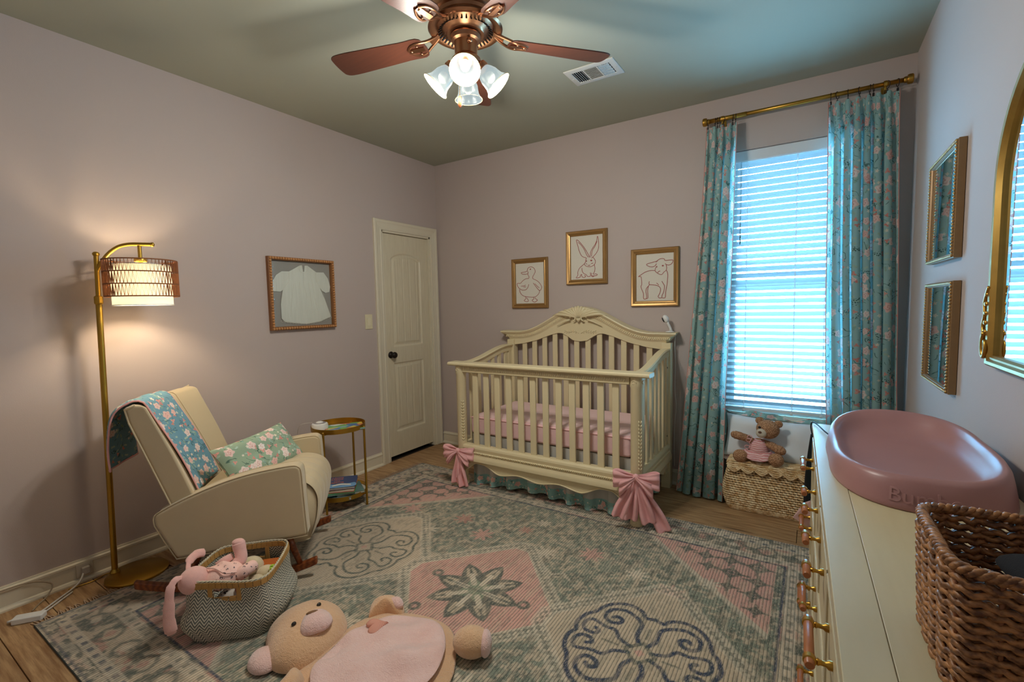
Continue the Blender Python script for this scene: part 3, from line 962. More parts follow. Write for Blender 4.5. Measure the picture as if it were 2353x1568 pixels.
# bed skirt: pleated pale cloth with a floral band along the hem
sk = thing('bed_skirt', 'pale pleated bed skirt with a floral hem below the mattress', 'bed skirt', (CXM, (CYF + CYB) / 2, .02))
SKL = Vector((CXM, (CYF + CYB) / 2, .02))
def skirt_pt(s, w, zt, zb):
    x0, x1, yf, yb = CX0 + .055, CX1 - .045, CYF + .060, CYB - .06
    L1 = yf - yb; per = (x1 - x0); side = abs(L1)
    d = s * (per + 2 * side)
    if d < side: p = Vector((x0, yb + (yf - yb) * d / side, 0)); nrm = Vector((-1, 0, 0))
    elif d < side + per: p = Vector((x0 + (d - side), yf, 0)); nrm = Vector((0, -1, 0))
    else: p = Vector((x1, yf + (yb - yf) * (d - side - per) / side, 0)); nrm = Vector((1, 0, 0))
    wv = math.sin(d * 2 * PI / .155 + .8 * math.sin(d * 9)) 
    corner = min(abs(d - side), abs(d - side - per)); k = sm(0, .06, corner)
    off = (.003 + .030 * w) * (1 if wv > 0 else -.7) * abs(wv) ** .7 * k
    z = zt + (zb - zt) * w + .014 * math.sin(d * 7) * w
    return (p + nrm * off).to_tuple()[:2] + (z,)
for nm, zt, zb, mat, w0, w1 in (('skirt_panel', .398, .115, m_greycloth, 0, .80), ('floral_hem', .115, .022, m_fl_sham, .80, 1)):
    g = G(); g.M = Matrix.Translation(-SKL)
    g.grid(lambda u, w: skirt_pt(u, w0 + (w1 - w0) * w, .398, .026), 420, 9, uvfn=lambda u, w: (u * 3.3, w * (zt - zb)))
    g.out(nm, mat, sk, smooth=True)

# ribbons tied in bows round the front posts
def bow(label, pos, sc, rz, flop):
    b = thing('bow', label, 'bow', pos, rz, 'pink bows on the crib posts')
    def ribbon(name, pts, w0, w1, fold):
        g = G(); P = spline(pts, 5); n = len(P)
        def f(u, w):
            i = min(int(u * (n - 1)), n - 2); fr = u * (n - 1) - i
            p = P[i].lerp(P[i + 1], fr); tg = (P[i + 1] - P[i]).normalized()
            side = tg.cross(Vector((0, -1, 0)))
            if side.length < .1: side = Vector((0, 0, 1))
            side.normalize()
            W = (w0 + (w1 - w0) * sm(0, .75, u)) * sc
            q = p + side * (w - .5) * W
            q.y += fold * sc * math.cos((w - .5) * 3.2 * PI) * sm(0, .5, u) + .006 * math.sin(7 * u + 5 * w)
            return q
        g.grid(f, 24, 15)
        return g.out(name, m_pinkcloth, b, smooth=True, solid=.0016)
    s = sc
    def loop(name, pts, w):
        ribbon(name, [tuple(s * a for a in p) for p in pts], .030, w, .012)
    # two layered loops each side
    for sx in (-1, 1):
        g = G()
        for (L, droop, wid, yo) in ((.135, -.020, .105, -.012), (.098, -.075, .090, -.030)):
            def lf(u, w, L=L, droop=droop, wid=wid, yo=yo):
                a = 2 * PI * u
                # closed loop seen from the front: out along the top, back beneath
                r = .5 - .5 * math.cos(a)
                x = sx * L * (r ** .8); 
                yy = yo - .028 * math.sin(a) * (1 if sx > 0 else 1)
                W = .024 + (wid - .024) * sm(0, .9, r)
                z = droop * r + (w - .5) * W
                yy += .010 * math.cos((w - .5) * 4 * PI + sx) * r
                return (s * x, s * yy, s * z)
            g.grid(lf, 26, 11, cu=True)
        g.out('loop', m_pinkcloth, b, smooth=True, solid=.0014)
    for (dx, dz, w1, yy, fd) in flop:
        ribbon('tail', [(0, -.01 * s, 0), (dx * .35 * s, yy * s, dz * .35 * s), (dx * .75 * s, yy * 1.1 * s, dz * .72 * s), (dx * s, yy * s, dz * s)], .026, w1, fd)
    g = G(); g.ell((0, -.022 * s, 0), (.020 * s, .018 * s, .023 * s), 16, 10, fn=lambda p: (p.x * (1 + .06 * math.sin(9 * p.z)), p.y, p.z))
    g.out('knot', m_pinkcloth, b, smooth=True)
    return b
bow('pink cotton bow on the crib front post nearer the closet door', (.918, -.862, .292), .95, .15,
    [(-.03, -.265, .075, -.02, .012), (.045, -.285, .085, -.022, .014), (.005, -.22, .06, -.012, .01)])
bow('pink cotton bow on the round crib post nearer the window', (2.272, -.862, .335), 1.0, .25,
    [(-.105, -.255, .085, -.025, .014), (-.035, -.265, .085, -.020, .014), (.075, -.275, .085, -.018, .012), (.165, -.322, .085, -.004, .008)])

# baby monitor camera on the headboard corner
mon = thing('baby_monitor', 'small white baby monitor camera standing on the crib headboard corner', 'baby monitor', (2.268, -.070, 1.1525))
g = G(); g.lathe([(.030, 0), (.031, .003), (.026, .006), (.012, .009), (0, .010)], 24); g.out('base', m_white, mon, smooth=True)
g = G(); g.tube([(.008, 0, .006), (.004, -.004, .03), (-.010, -.008, .060), (-.020, -.011, .085)], [.012, .009, .009, .012], 12); g.out('neck', m_white, mon, smooth=True)
g = G(); g.ell((-.026, -.014, .098), (.021, .021, .030), 20, 14, (0, -.45, 0)); hd = g.out('head', m_white, mon, smooth=True)
g = G(); g.ell((-.043, -.021, .090), (.006, .013, .020), 16, 10, (0, -.45, .35)); g.out('lens_face', m_black, hd, smooth=True)
g = G(); g.tube(spline([(.03, .0, .002), (.040, -.004, -.03), (.030, .02, -.10), (.034, .03, -.25), (.030, .03, -.42), (.040, .03, -.55), (.028, .03, -.75), (.03, .03, -1.0)], 8), .0018, 6); g.out('power_cord', m_white, mon, smooth=True)
# ------------------------------------------------------------------ rug (its woven design is a colour attribute computed on a fine grid)
RX0, RX1, RY0, RY1 = .285, 3.325, -3.045, -.605
NXR, NYR = 640, 500
def vnoise(nx, ny, cx, cy, seed, oct=3):
    r = np.random.default_rng(seed); out = np.zeros((ny, nx)); amp = 1; tot = 0
    for o in range(oct):
        gx, gy = int(cx * 2 ** o) + 2, int(cy * 2 ** o) + 2
        A = r.random((gy, gx))
        X = np.linspace(0, gx - 1.001, nx); Y = np.linspace(0, gy - 1.001, ny)
        xi = X.astype(int); yi = Y.astype(int); fx = X - xi; fy = (Y - yi)[:, None]
        fx = fx * fx * (3 - 2 * fx); fy = fy * fy * (3 - 2 * fy)
        a = A[yi][:, xi] * (1 - fx) + A[yi][:, xi + 1] * fx
        b = A[yi + 1][:, xi] * (1 - fx) + A[yi + 1][:, xi + 1] * fx
        out += amp * (a * (1 - fy) + b * fy); tot += amp; amp *= .55
    return out / tot
def build_rug():
    X, Y = np.meshgrid(np.linspace(-1.52, 1.52, NXR), np.linspace(-1.22, 1.22, NYR))
    def C(h): return np.array(srgb(h)[:3])
    cream, beige, green, dgreen, navy, pink, dpink = C('d6c8b2'), C('c4b29a'), C('82897a'), C('555d56'), C('36425a'), C('cf9d90'), C('b98578')
    img = np.zeros((NYR, NXR, 3)) + green
    n1 = vnoise(NXR, NYR, 60, 60, 1); n2 = vnoise(NXR, NYR, 200, 60, 2); n3 = vnoise(NXR, NYR, 14, 12, 3); n4 = vnoise(NXR, NYR, 120, 120, 5)
    def put(mask, col, a=1.0):
        m = np.clip(mask, 0, 1)[..., None] * a
        img[:] = img * (1 - m) + col * m
    def S(e0, e1, x):
        q = np.clip((x - e0) / (e1 - e0), 0, 1); return q * q * (3 - 2 * q)
    # field speckle
    put(S(.47, .58, n4), beige, .8); put(S(.53, .64, n2), dgreen, .7)
    def seg(x0, y0, x1, y1, w):
        dx, dy = x1 - x0, y1 - y0; L = dx * dx + dy * dy + 1e-12
        q = np.clip(((X - x0) * dx + (Y - y0) * dy) / L, 0, 1)
        return S(w + .004, w - .002, np.hypot(X - x0 - q * dx, Y - y0 - q * dy))
    def segbb(x0, y0, x1, y1, w, col, a=1.0):
        i0 = max(0, int((min(x0, x1) - w - .01 + 1.52) / 3.04 * (NXR - 1))); i1 = min(NXR, int((max(x0, x1) + w + .01 + 1.52) / 3.04 * (NXR - 1)) + 2)
        j0 = max(0, int((min(y0, y1) - w - .01 + 1.22) / 2.44 * (NYR - 1))); j1 = min(NYR, int((max(y0, y1) + w + .01 + 1.22) / 2.44 * (NYR - 1)) + 2)
        if i1 <= i0 or j1 <= j0: return
        xx, yy = X[j0:j1, i0:i1], Y[j0:j1, i0:i1]
        dx, dy = x1 - x0, y1 - y0; L = dx * dx + dy * dy + 1e-12
        q = np.clip(((xx - x0) * dx + (yy - y0) * dy) / L, 0, 1)
        m = (S(w + .004, w - .002, np.hypot(xx - x0 - q * dx, yy - y0 - q * dy)) * a)[..., None]
        img[j0:j1, i0:i1] = img[j0:j1, i0:i1] * (1 - m) + col * m
    def poly(pts, w, col, closed=False, a=1.0):
        P = pts + [pts[0]] if closed else pts
        for p, q in zip(P, P[1:]): segbb(p[0], p[1], q[0], q[1], w, col, a)
    # corner spandrels: pink, with dark stepped motifs
    IX, IY = 1.21, .945
    for sx in (-1, 1):
        for sy in (-1, 1):
            d = (sx * X - IX + .66) / .66 + (sy * Y - IY + .62) / .62
            ins = (sx * X < IX) & (sy * Y < IY)
            put(S(.96, 1.0, d) * ins, cream, .7); put(S(1.03, 1.05, d) * ins, pink, .92)
            for (ax, ay, r) in ((.08, .08, .052), (.21, .07, .040), (.07, .22, .040), (.19, .19, .048), (.33, .08, .038), (.08, .34, .038), (.30, .18, .030), (.19, .32, .030), (.43, .06, .03), (.06, .46, .03)):
                cx, cy = sx * (IX - ax), sy * (IY - ay)
                dd = np.abs(X - cx) + np.abs(Y - cy)
                put(S(r + .01, r, dd) - S(r * .6, r * .5, dd), dgreen, .85)
                put(S(r * .35, r * .25, dd), navy, .7)
                poly([(cx - 1.6 * r, cy), (cx + 1.6 * r, cy)], .006, dgreen, a=.8); poly([(cx, cy - 1.5 * r), (cx, cy + 1.5 * r)], .006, dgreen, a=.8)
    # stars scattered in the field
    for (cx, cy, r, col) in ((-.92, .50, .075, pink), (-.52, .55, .07, dpink), (-.30, .44, .075, pink), (-.62, .33, .06, cream), (-.10, .62, .05, dpink), (.12, .45, .07, cream), (.35, .56, .075, pink), (.62, .50, .06, cream), (.80, .42, .08, pink),
                             (-.35, -.50, .07, cream), (.30, -.52, .08, cream), (.55, -.60, .06, pink), (-.75, -.56, .07, pink), (.92, -.5, .07, pink), (.05, -.62, .06, dpink), (-.05, .75, .05, cream), (.95, .6, .05, cream)):
        a = np.arctan2(Y - cy, X - cx); d = np.hypot(X - cx, Y - cy)
        put(S(1.1, .9, d / (r * (.72 + .28 * np.cos(8 * a)))), col, .85)
    for (x0, y0, s) in ((-.42, .62, .1), (.2, .32, .1), (.52, .34, .1), (-.2, .33, .08), (.72, -.62, .1), (-.55, -.35, .08)):
        poly([(x0, y0), (x0 + s * .5, y0 - s * .4), (x0 + s, y0), (x0 + 1.5 * s, y0 - .4 * s)], .006, cream, a=.6)
    # three hexagonal medallions on the long axis
    def hexd(cx, cy, hx, hy):
        ax, ay = np.abs(X - cx) / hx, np.abs(Y - cy) / hy
        return np.maximum(ax + ay, np.maximum(ax, ay) * 1.10)
    for cx, kind in ((-.795, 0), (.0, 1), (.795, 0)):
        cy = -.02
        d = hexd(cx, cy, .43, .47)
        put(S(1.20, 1.17, d), cream, .6); put(S(1.0, .985, d), beige if kind == 0 else pink, .95)
        tick = ((np.sin(X * 150) > .1) ^ (np.sin(Y * 150) > .1))
        put(((d > 1.03) & (d < 1.14) & tick) * 1.0, dgreen, .6)
        put(S(.012, .004, np.abs(d - 1.0)), cream, .8)
        if kind == 1:
            a = np.arctan2(Y - cy, X - cx); r = np.hypot(X - cx, Y - cy)
            tri = np.abs(((a * 8 / (2 * PI)) % 1.0) - .5) * 2
            put(S(1.03, .98, r / (.225 * (.62 + .42 * tri))), dgreen, .95)
            tri4 = np.abs(((a * 4 / (2 * PI) + .5) % 1.0) - .5) * 2
            put(S(1.04, .97, r / (.10 * (.45 + .55 * tri4))), C('8f9a80'), .8)
            for k in range(8):
                t = k * PI / 4
                for (rr, w, col) in ((.13, .022, cream),):
                    poly([(cx + .05 * math.cos(t), cy + .05 * math.sin(t)), (cx + rr * math.cos(t), cy + rr * math.sin(t))], w * .6, col, a=.9)
                t = k * PI / 4
                for dt in (-.17, .17): poly([(cx + .125 * math.cos(t + dt), cy + .125 * math.sin(t + dt)), (cx + .185 * math.cos(t + dt * .35), cy + .185 * math.sin(t + dt * .35))], .007, beige, a=.9)
            for sx in (-1, 1):
                for sy in (-1, 1):
                    x1, y1 = cx + sx * .255 * (sy > 0) + sx * .17 * (sy < 0), cy + sy * .0 + sy * .22 * (sy < 0) + .02 * sy
                    rr = np.hypot(X - x1, Y - y1)
                    put(S(.034, .028, rr), dgreen, .9); put(S(.016, .010, rr), pink, .9)
            poly([(cx - .24, cy), (cx + .24, cy)], .006, dgreen, a=.6)
        else:
            # hooked scroll figure, four-fold
            for sx in (-1, 1):
                for sy in (-1, 1):
                    def q(px, py): return (cx + sx * px * .78, cy + sy * py * .86)
                    h1 = [(.02, .055), (.05, .11), (.05, .19), (.10, .235), (.17, .255), (.235, .225), (.25, .17), (.215, .135), (.165, .145), (.155, .175), (.185, .19), (.205, .175)]
                    h2 = [(.05, .02), (.12, .045), (.16, .09), (.215, .09), (.30, .11), (.325, .06), (.30, .02), (.25, .02), (.235, .045), (.26, .06)]
                    h3 = [(0, .26), (.05, .25), (.075, .285), (.14, .31), (.215, .295), (.275, .245), (.31, .17), (.345, .13), (.365, .06), (.345, 0)]
                    for h, w in ((h1, .0085), (h2, .0075), (h3, .0085)):
                        P = [q(p.x, p.y) for p in spline([(a, b, 0) for a, b in h], 5)]
                        poly(P, w if cx > 0 else w * .62, navy if cx > 0 else dgreen, a=.9)
            r = np.abs(X - cx) + np.abs(Y - cy)
            put(S(.075, .068, r) - S(.05, .045, r), dgreen, .7); put(S(.024, .018, r), pink, .8)
            for k in range(4):
                t = k * PI / 2
                poly([(cx + .09 * math.cos(t), cy + .09 * math.sin(t)), (cx + .15 * math.cos(t), cy + .15 * math.sin(t))], .005, dgreen, a=.7)
    # borders
    dx, dy = 1.52 - np.abs(X), 1.22 - np.abs(Y); e = np.minimum(dx, dy)
    along = np.where(dx < dy, Y, X)
    band = e < .275
    put(band * 1.0, beige, 1); put(band * S(.46, .58, n1), dgreen, .85); put(band * S(.60, .68, vnoise(NXR, NYR, 40, 44, 9)), dpink, .75)
    put(((e > .055) & (e < .095)) * 1.0, cream, .75); put(((e > .065) & (e < .085) & (np.sin(along * 95) > .3)) * 1.0, navy, .75)
    put((e < .05) * 1.0, cream, .6); put((e < .05) * S(.5, .6, n4), dgreen, .8)
    put(((e > .215) & (e < .262)) * 1.0, cream, .7); put(((e > .225) & (e < .25) & (np.sin(along * 110) > .4)) * 1.0, dgreen, .6)
    for k in range(-9, 10):
        for horiz in (0, 1):
            for s in (-1, 1):
                c0 = k * .165
                if horiz and abs(c0) < 1.35: ccx, ccy = c0, s * (1.22 - .155)
                elif not horiz and abs(c0) < 1.05: ccx, ccy = s * (1.52 - .155), c0
                else: continue
                dd = np.maximum(np.abs(X - ccx), np.abs(Y - ccy)) + .5 * np.minimum(np.abs(X - ccx), np.abs(Y - ccy))
                put(S(.062, .056, dd) - S(.044, .038, dd), dgreen, .7); put(S(.026, .018, dd), dpink if k % 2 else cream, .7)
    put(S(.0075, .003, np.abs(e - .275)), navy, .95); put(S(.0045, .002, np.abs(e - .012)), navy, .7)
    # age: streaky fading along the pile rows
    w = S(.45, .75, vnoise(NXR, NYR, 320, 34, 11, 2)); put(w, beige, .38)
    w = S(.52, .75, vnoise(NXR, NYR, 300, 50, 12, 2)); put(w, dgreen, .30)
    img *= (.92 + .22 * n3)[..., None]
    me = bpy.data.meshes.new('rug_pile')
    V = np.zeros((NYR * NXR, 3), np.float32)
    V[:, 0] = X.ravel(); V[:, 1] = Y.ravel(); V[:, 2] = (.0085 + .0012 * n1).ravel()
    idx = np.arange(NYR * NXR).reshape(NYR, NXR)
    Q = np.stack([idx[:-1, :-1], idx[:-1, 1:], idx[1:, 1:], idx[1:, :-1]], -1).reshape(-1, 4).astype(np.int32)
    me.vertices.add(len(V)); me.vertices.foreach_set('co', V.ravel())
    me.loops.add(Q.size); me.loops.foreach_set('vertex_index', Q.ravel())
    me.polygons.add(len(Q)); me.polygons.foreach_set('loop_start', np.arange(0, Q.size, 4, dtype=np.int32))
    me.update(calc_edges=True); me.validate()
    me.polygons.foreach_set('use_smooth', np.ones(len(Q), dtype=bool))
    ca = me.color_attributes.new('weave', 'FLOAT_COLOR', 'POINT')
    cc = np.ones((len(V), 4), np.float32); cc[:, :3] = img.reshape(-1, 3); ca.data.foreach_set('color', cc.ravel())
    return me
t = NT('rug_wool'); v = t.co()
at = t.n('ShaderNodeAttribute', attribute_name='weave')
rows = t.wave(t.mp(v, (1, 1, 1)), 23, .6, 'X', dscale=3)
knots = t.noise(t.mp(v, (330, 60, 1)), 1.0, 2, .5)
c = t.mix(t.ma('MULTIPLY', t.ss(rows, .0, .40, 1, 0), .58), at.outputs['Color'], srgb('3b4342'))
c = t.mix(t.ma('MULTIPLY', t.ss(knots, .52, .68), .45), c, srgb('d2c5af'))
t.col(c); t.set(Roughness=.95, Specular_IOR_Level=.1, Sheen_Weight=.15)
t.bump(t.ma('ADD', rows, knots), .35, .004); m_rug = t.m
rug = thing('area_rug', 'faded green and pink medallion area rug under the crib and rocking chair', 'rug', ((RX0 + RX1) / 2, (RY0 + RY1) / 2, 0))
link('pile', build_rug(), rug, m_rug)
g = G(); g.bb((-1.522, -1.222, .0006), (1.522, 1.222, .0075)); g.out('backing', plain('rug_backing', '3f4644', .95), rug)
g = G(); rr = random.Random(4)
for sx in (-1, 1):
    y = -1.215
    while y < 1.215:
        L = rr.uniform(.03, .055); dy = rr.uniform(-.012, .012)
        g.tube([(sx * 1.518, y, .006), (sx * (1.522 + L * .5), y + dy * .4, .005), (sx * (1.522 + L), y + dy, .0028)], [.0028, .0024, .003], 4)
        y += .0105
fr = g.out('fringe', plain('fringe_wool', 'b59a80', .95), rug); fr['kind'] = 'stuff'

# ------------------------------------------------------------------ arc floor lamp
lamp = thing('floor_lamp', 'gold arc floor lamp with a woven drum shade behind the rocking chair', 'floor lamp', (.185, -2.635, 0))
LB = Vector((.185, -2.635, 0)); B0 = Vector((.097, -2.703, 0)) - LB
def at_z(z): return B0 + Vector((.011, .031, 0)) * (z / 1.68) + Vector((0, 0, z))
g = G(); g.lathe([(.128, 0), (.134, .004), (.134, .016), (.128, .021), (.02, .023), (0, .023)], 48); g.out('base', m_gold, lamp, auto=40)
g = G(); g.lathe([(.022, 0), (.021, .006), (.014, .014), (.013, .02)], 24, at_z(.022)); g.tube([at_z(.025), at_z(.56), at_z(1.0), at_z(1.42)], .0135, 16)
g.out('pole', m_gold, lamp, auto=50)
g = G(); g.tube([at_z(1.415), at_z(1.42), at_z(1.425), at_z(1.45), at_z(1.455), at_z(1.46)], [.0135, .018, .0185, .0185, .018, .011], 16); g.out('pole_collar', m_gold, lamp, smooth=True)
g = G(); g.tube([at_z(1.45), at_z(1.66)], .0105, 16); g.ell(at_z(1.667), (.0155, .0155, .013), 14, 8); g.out('upper_pole', m_gold, lamp, auto=50)
SHC = Vector((.263, -2.543, 0)) - LB
dv = (SHC - Vector((at_z(1.6).x, at_z(1.6).y, 0))); dl = dv.length; dv.normalize(); up_ = Vector((0, 0, 1))
p0 = at_z(1.58)
arc = [p0 + dv * (dl * a) + up_ * b for a, b in ((0, 0), (.12, .045), (.3, .09), (.52, .122), (.75, .134), (1.0, .135), (1.30, .133))]
g = G(); g.tube(spline(arc, 8), .0095, 12); g.ell(arc[-1], (.0105, .0105, .012), 10, 6); g.out('arm', m_gold, lamp, smooth=True)
g = G(); g.tube([SHC + up_ * 1.71, SHC + up_ * 1.645], .0085, 12); g.lathe([(.010, 0), (.026, -.006), (.028, -.014), (.026, -.022), (.012, -.026), (.012, -.06), (0, -.06)], 24, SHC + up_ * 1.648); g.out('socket', m_gold, lamp, auto=50)
m_shade = NT('lit_linen_shade'); m_shade.col(srgb('e9e2cf')); m_shade.set(Roughness=.9, Emission_Color=(1, .90, .72, 1), Emission_Strength=.15)
translucent(m_shade.m, .26, (1, .95, .84, 1)); m_shade = m_shade.m
def ring_sheet(r, z0, z1, n=64, th=.0012):
    g = G(); vs = []
    g.lathe([(r, z0), (r, z1), (r - th, z1), (r - th, z0)], n, SHC, close=True); return g
sh = ring_sheet(.124, 1.408, 1.612).out('inner_shade', m_shade, lamp, auto=40)
for z in (1.409, 1.611):
    g = G(); g.tube([SHC + Vector((.1245 * math.cos(a), .1245 * math.sin(a), z)) for a in [2 * PI * k / 60 for k in range(60)]], .0022, 6, closed=True)
    if z > 1.5:
        for k in range(3):
            a = k * 2 * PI / 3; g.tube([SHC + Vector((0, 0, 1.615)), SHC + Vector((.124 * math.cos(a), .124 * math.sin(a), 1.61))], .002, 6)
    g.out('shade_hoop', m_whitecloth, sh, smooth=True)
# outer rattan cage: hoops and zig-zag cord
R1, Z0, Z1 = .151, 1.452, 1.632
outer = None
g = G()
zz = [Z0, Z0 + (Z1 - Z0) * .335, Z0 + (Z1 - Z0) * .67, Z1]
for z in zz:
    g.tube([SHC + Vector((R1 * math.cos(a), R1 * math.sin(a), z)) for a in [2 * PI * k / 72 for k in range(72)]], .0034, 6, closed=True)
for k in range(4):
    a = k * PI / 2 + .4
    g.tube([SHC + Vector((R1 * math.cos(a), R1 * math.sin(a), Z0)), SHC + Vector((R1 * math.cos(a), R1 * math.sin(a), Z1))], .0022, 6)
for k in range(4):
    a = k * PI / 2 + .4
    g.tube([SHC + Vector((.124 * math.cos(a), .124 * math.sin(a), 1.605)), SHC + Vector((R1 * math.cos(a), R1 * math.sin(a), 1.625))], .0018, 6)
outer = g.out('rattan_shade', m_rope, lamp, smooth=True)
for lv in range(3):
    g = G(); NZ = 62; pts = []
    for k in range(NZ * 2):
        a = 2 * PI * k / (NZ * 2); z = zz[lv] if k % 2 == 0 else zz[lv + 1]
        pts.append(SHC + Vector(((R1 + .001) * math.cos(a), (R1 + .001) * math.sin(a), z)))
    g.tube(pts, .0025, 5, closed=True); g.out('zigzag_cord', m_rope, outer)
m_bulb = NT('lit_bulb'); m_bulb.col((1, 1, 1, 1)); m_bulb.set(Emission_Color=(1, .82, .56, 1), Emission_Strength=9.0); m_bulb = m_bulb.m
g = G(); g.ell(SHC + up_ * 1.545, (.024, .024, .032), 16, 10); g.out('bulb', m_bulb, lamp, smooth=True)
ld = bpy.data.lights.new('lamp_light', 'POINT'); ld.energy = LAMP_W; ld.color = (1, .80, .54); ld.shadow_soft_size = .03
lo = bpy.data.objects.new('lamp_light', ld); COL.objects.link(lo); lo.location = LB + SHC + up_ * 1.500
g = G(); g.tube(spline([at_z(.012), at_z(.012) + Vector((-.05, -.02, -.006)), Vector((-.12, -.15, .004)), Vector((-.135, -.24, .004))], 8), .0028, 6); g.out('lamp_cord', m_gold, lamp, smooth=True)

# ------------------------------------------------------------------ rocking chair
CA = math.radians(46)
CO = Vector((.83, -2.11, 0)); ux = Vector((math.cos(CA), math.sin(CA), 0)); vx = Vector((-math.sin(CA), math.cos(CA), 0))
CS = .943
CAMP = Vector((3.1345, -3.5509, 1.3667))
C0 = CO + ux * -.3 + vx * .25
C0 = CAMP + (C0 - CAMP) * CS; C0.z = 0
CZ = CAMP.z * (1 - CS)
chair = thing('rocking_chair', 'beige upholstered wingback rocking chair on dark wooden rockers', 'chair', C0, CA)
def kg():
    g = G(); g.M = Matrix.Translation((0, 0, CZ)) @ Matrix.Scale(CS, 4) @ Matrix.Translation((.3, -.25, 0)); return g
def chloc(u, v, z): return C0 + (ux * (u + .3) + vx * (v - .25) + Vector((0, 0, z))) * CS + Vector((0, 0, CZ))
arm_prof = [(.052, .190)] + sp2([(.046, .30), (.040, .45), (.036, .535), (.022, .560), (-.01, .568), (-.10, .560), (-.22, .542), (-.353, .507), (-.49, .456), (-.60, .405), (-.640, .375), (-.640, .33)], 4, False) + [(-.600, .24), (-.556, .150), (-.275, .166)]
for (v0, v1) in ((-.10, -.012), (.485, .565)):
    g = kg(); g.prism(arm_prof, v0, v1, lambda a, b, h: (a, h, b))
    ar = g.out('arm', m_chair, chair, bev=.016, seg=3)
    for vv_ in (v0 + .006, v1 - .006):
        g = kg(); g.tube([(a - .002, vv_, b - .002) for a, b in arm_prof], .0035, 6, closed=True)
        g.out('piping', m_chair, ar, smooth=True)
# seat cushion with soft vertical channels
sp_prof = spline([(-.50, 0, .42), (-.40, 0, .425), (-.25, 0, .447), (-.10, 0, .468), (.0, 0, .462), (.065, 0, .425), (.096, 0, .36), (.092, 0, .27), (.072, 0, .19), (.045, 0, .135), (-.02, 0, .125)], 5)
g = kg(); NP = len(sp_prof); NVV = 65
def seat(u, w):
    i = min(int(w * (NP - 1)), NP - 2); fr = w * (NP - 1) - i
    p = sp_prof[i].lerp(sp_prof[i + 1], fr); tg = sp_prof[i + 1] - sp_prof[i]; nrm = Vector((-tg.z, 0, tg.x)).normalized()
    v = -.008 + .489 * u
    q = (u * 5) % 1.0
    ch = abs(math.sin(PI * q)) ** .55 if u < 1 else 0
    k = sm(.0, .25, w)
    off = (.007 * ch - .006) * k + .006 * math.sin(PI * u)
    p = p + nrm * off * (1 if nrm.z >= -.9 else -1)
    return (p.x, v, p.z)
g.grid(seat, NVV, NP)
g.prism([(p.x, p.z) for p in sp_prof[:-1]] + [(-.02, .125), (-.48, .17)], -.002, .475, lambda a, b, h: (a - .012, h, b - .012))
g.out('seat', m_chair, chair, smooth=True)
# winged back
def wing(v):
    d = max(0, .15 - (v + .055), .15 - (.545 - v)) / .15
    return d
g = kg(); NB = 29; loops = []
rows = 11
vs = []; fs = []
def back_loop(v):
    d = min(1, wing(v)); f_ = .085 * d ** 1.2
    topz = .888 + .018 * d; seam = math.exp(-((d - .02) / .06) ** 2) * .004 if d < .12 else 0
    loop = []
    for k in range(rows):                       # front, bottom to top
        s = k / (rows - 1); z = .30 + (topz - .30) * s
        uf = -.475 + (-.735 + .475) * ((z - .30) / .60) + f_ * (.55 + .45 * s) + .012 * math.sin(PI * s)
        loop.append((uf - seam, v, z))
    ur = loop[-1][0] - .095
    loop += [(loop[-1][0] - .015, v, topz + .014), (loop[-1][0] - .05, v, topz + .018), (ur - .0, v, topz - .002)]
    for k in range(rows - 1):
        s = (k + 1) / (rows - 1); z = topz + (.20 - topz) * s
        th_ = .105 + .055 * s
        uf = -.475 + (-.735 + .475) * ((z - .30) / .60) + f_ * .75
        loop.append((uf - th_ + .02, v, z))
    return loop
for i in range(NB): loops.append(back_loop(-.055 + .60 * i / (NB - 1)))
m = len(loops[0])
for L in loops: vs += L
for i in range(NB - 1):
    for k in range(m):
        fs.append((i * m + k, (i + 1) * m + k, (i + 1) * m + (k + 1) % m, i * m + (k + 1) % m))
fs.append([k for k in range(m)]); fs.append([(NB - 1) * m + k for k in range(m)][::-1])
g.add(vs, fs)
bk = g.out('back', m_chair, chair, bev=.018, seg=3)
for i in (6, NB - 7):
    g = kg(); g.tube([(p[0] + .002, p[1], p[2]) for p in loops[i][2:rows + 2]], .003, 6); g.out('back_seam', m_chair, bk, smooth=True)
for i in (0, NB - 1):
    g = kg(); L = loops[i]; g.tube([(p[0], p[1], p[2]) for p in L[rows + 1:-2]], .0045, 6); g.out('back_piping', m_chair, bk, smooth=True)
# rockers, legs, stretchers
for v0 in (-.035, .48):
    g = kg(); n = 26; vs = []; fs = []
    for k in range(n):
        s = k / (n - 1); u = -.775 + .855 * s; z = -.0715 + .37 * (u + .35) ** 2
        for (dv_, dz_) in ((-.016, 0), (.016, 0), (.016, .042), (-.016, .042)): vs.append((u, v0 + dv_, z + dz_))
    for k in range(n - 1):
        for j in range(4): fs.append((k * 4 + j, k * 4 + (j + 1) % 4, (k + 1) * 4 + (j + 1) % 4, (k + 1) * 4 + j))
    fs += [[3, 2, 1, 0], [(n - 1) * 4 + j for j in range(4)]]
    g.add(vs, fs); g.out('rocker', m_walnut, chair, bev=.009, seg=3)
    for (ua, za, ub, zb) in ((-.07, .20, -.005, .005), (-.46, .19, -.55, -.025)):
        g = kg(); g.tube([(ua, v0, za), (ub, v0, zb)], [.020, .014], 14); g.out('leg', m_walnut, chair, smooth=True)
for (u_, z_) in ((-.075, .165), (-.46, .165)):
    g = kg(); g.bb((u_ - .018, -.03, z_ - .018), (u_ + .018, .475, z_ + .018)); g.out('stretcher', m_walnut, chair, bev=.004)

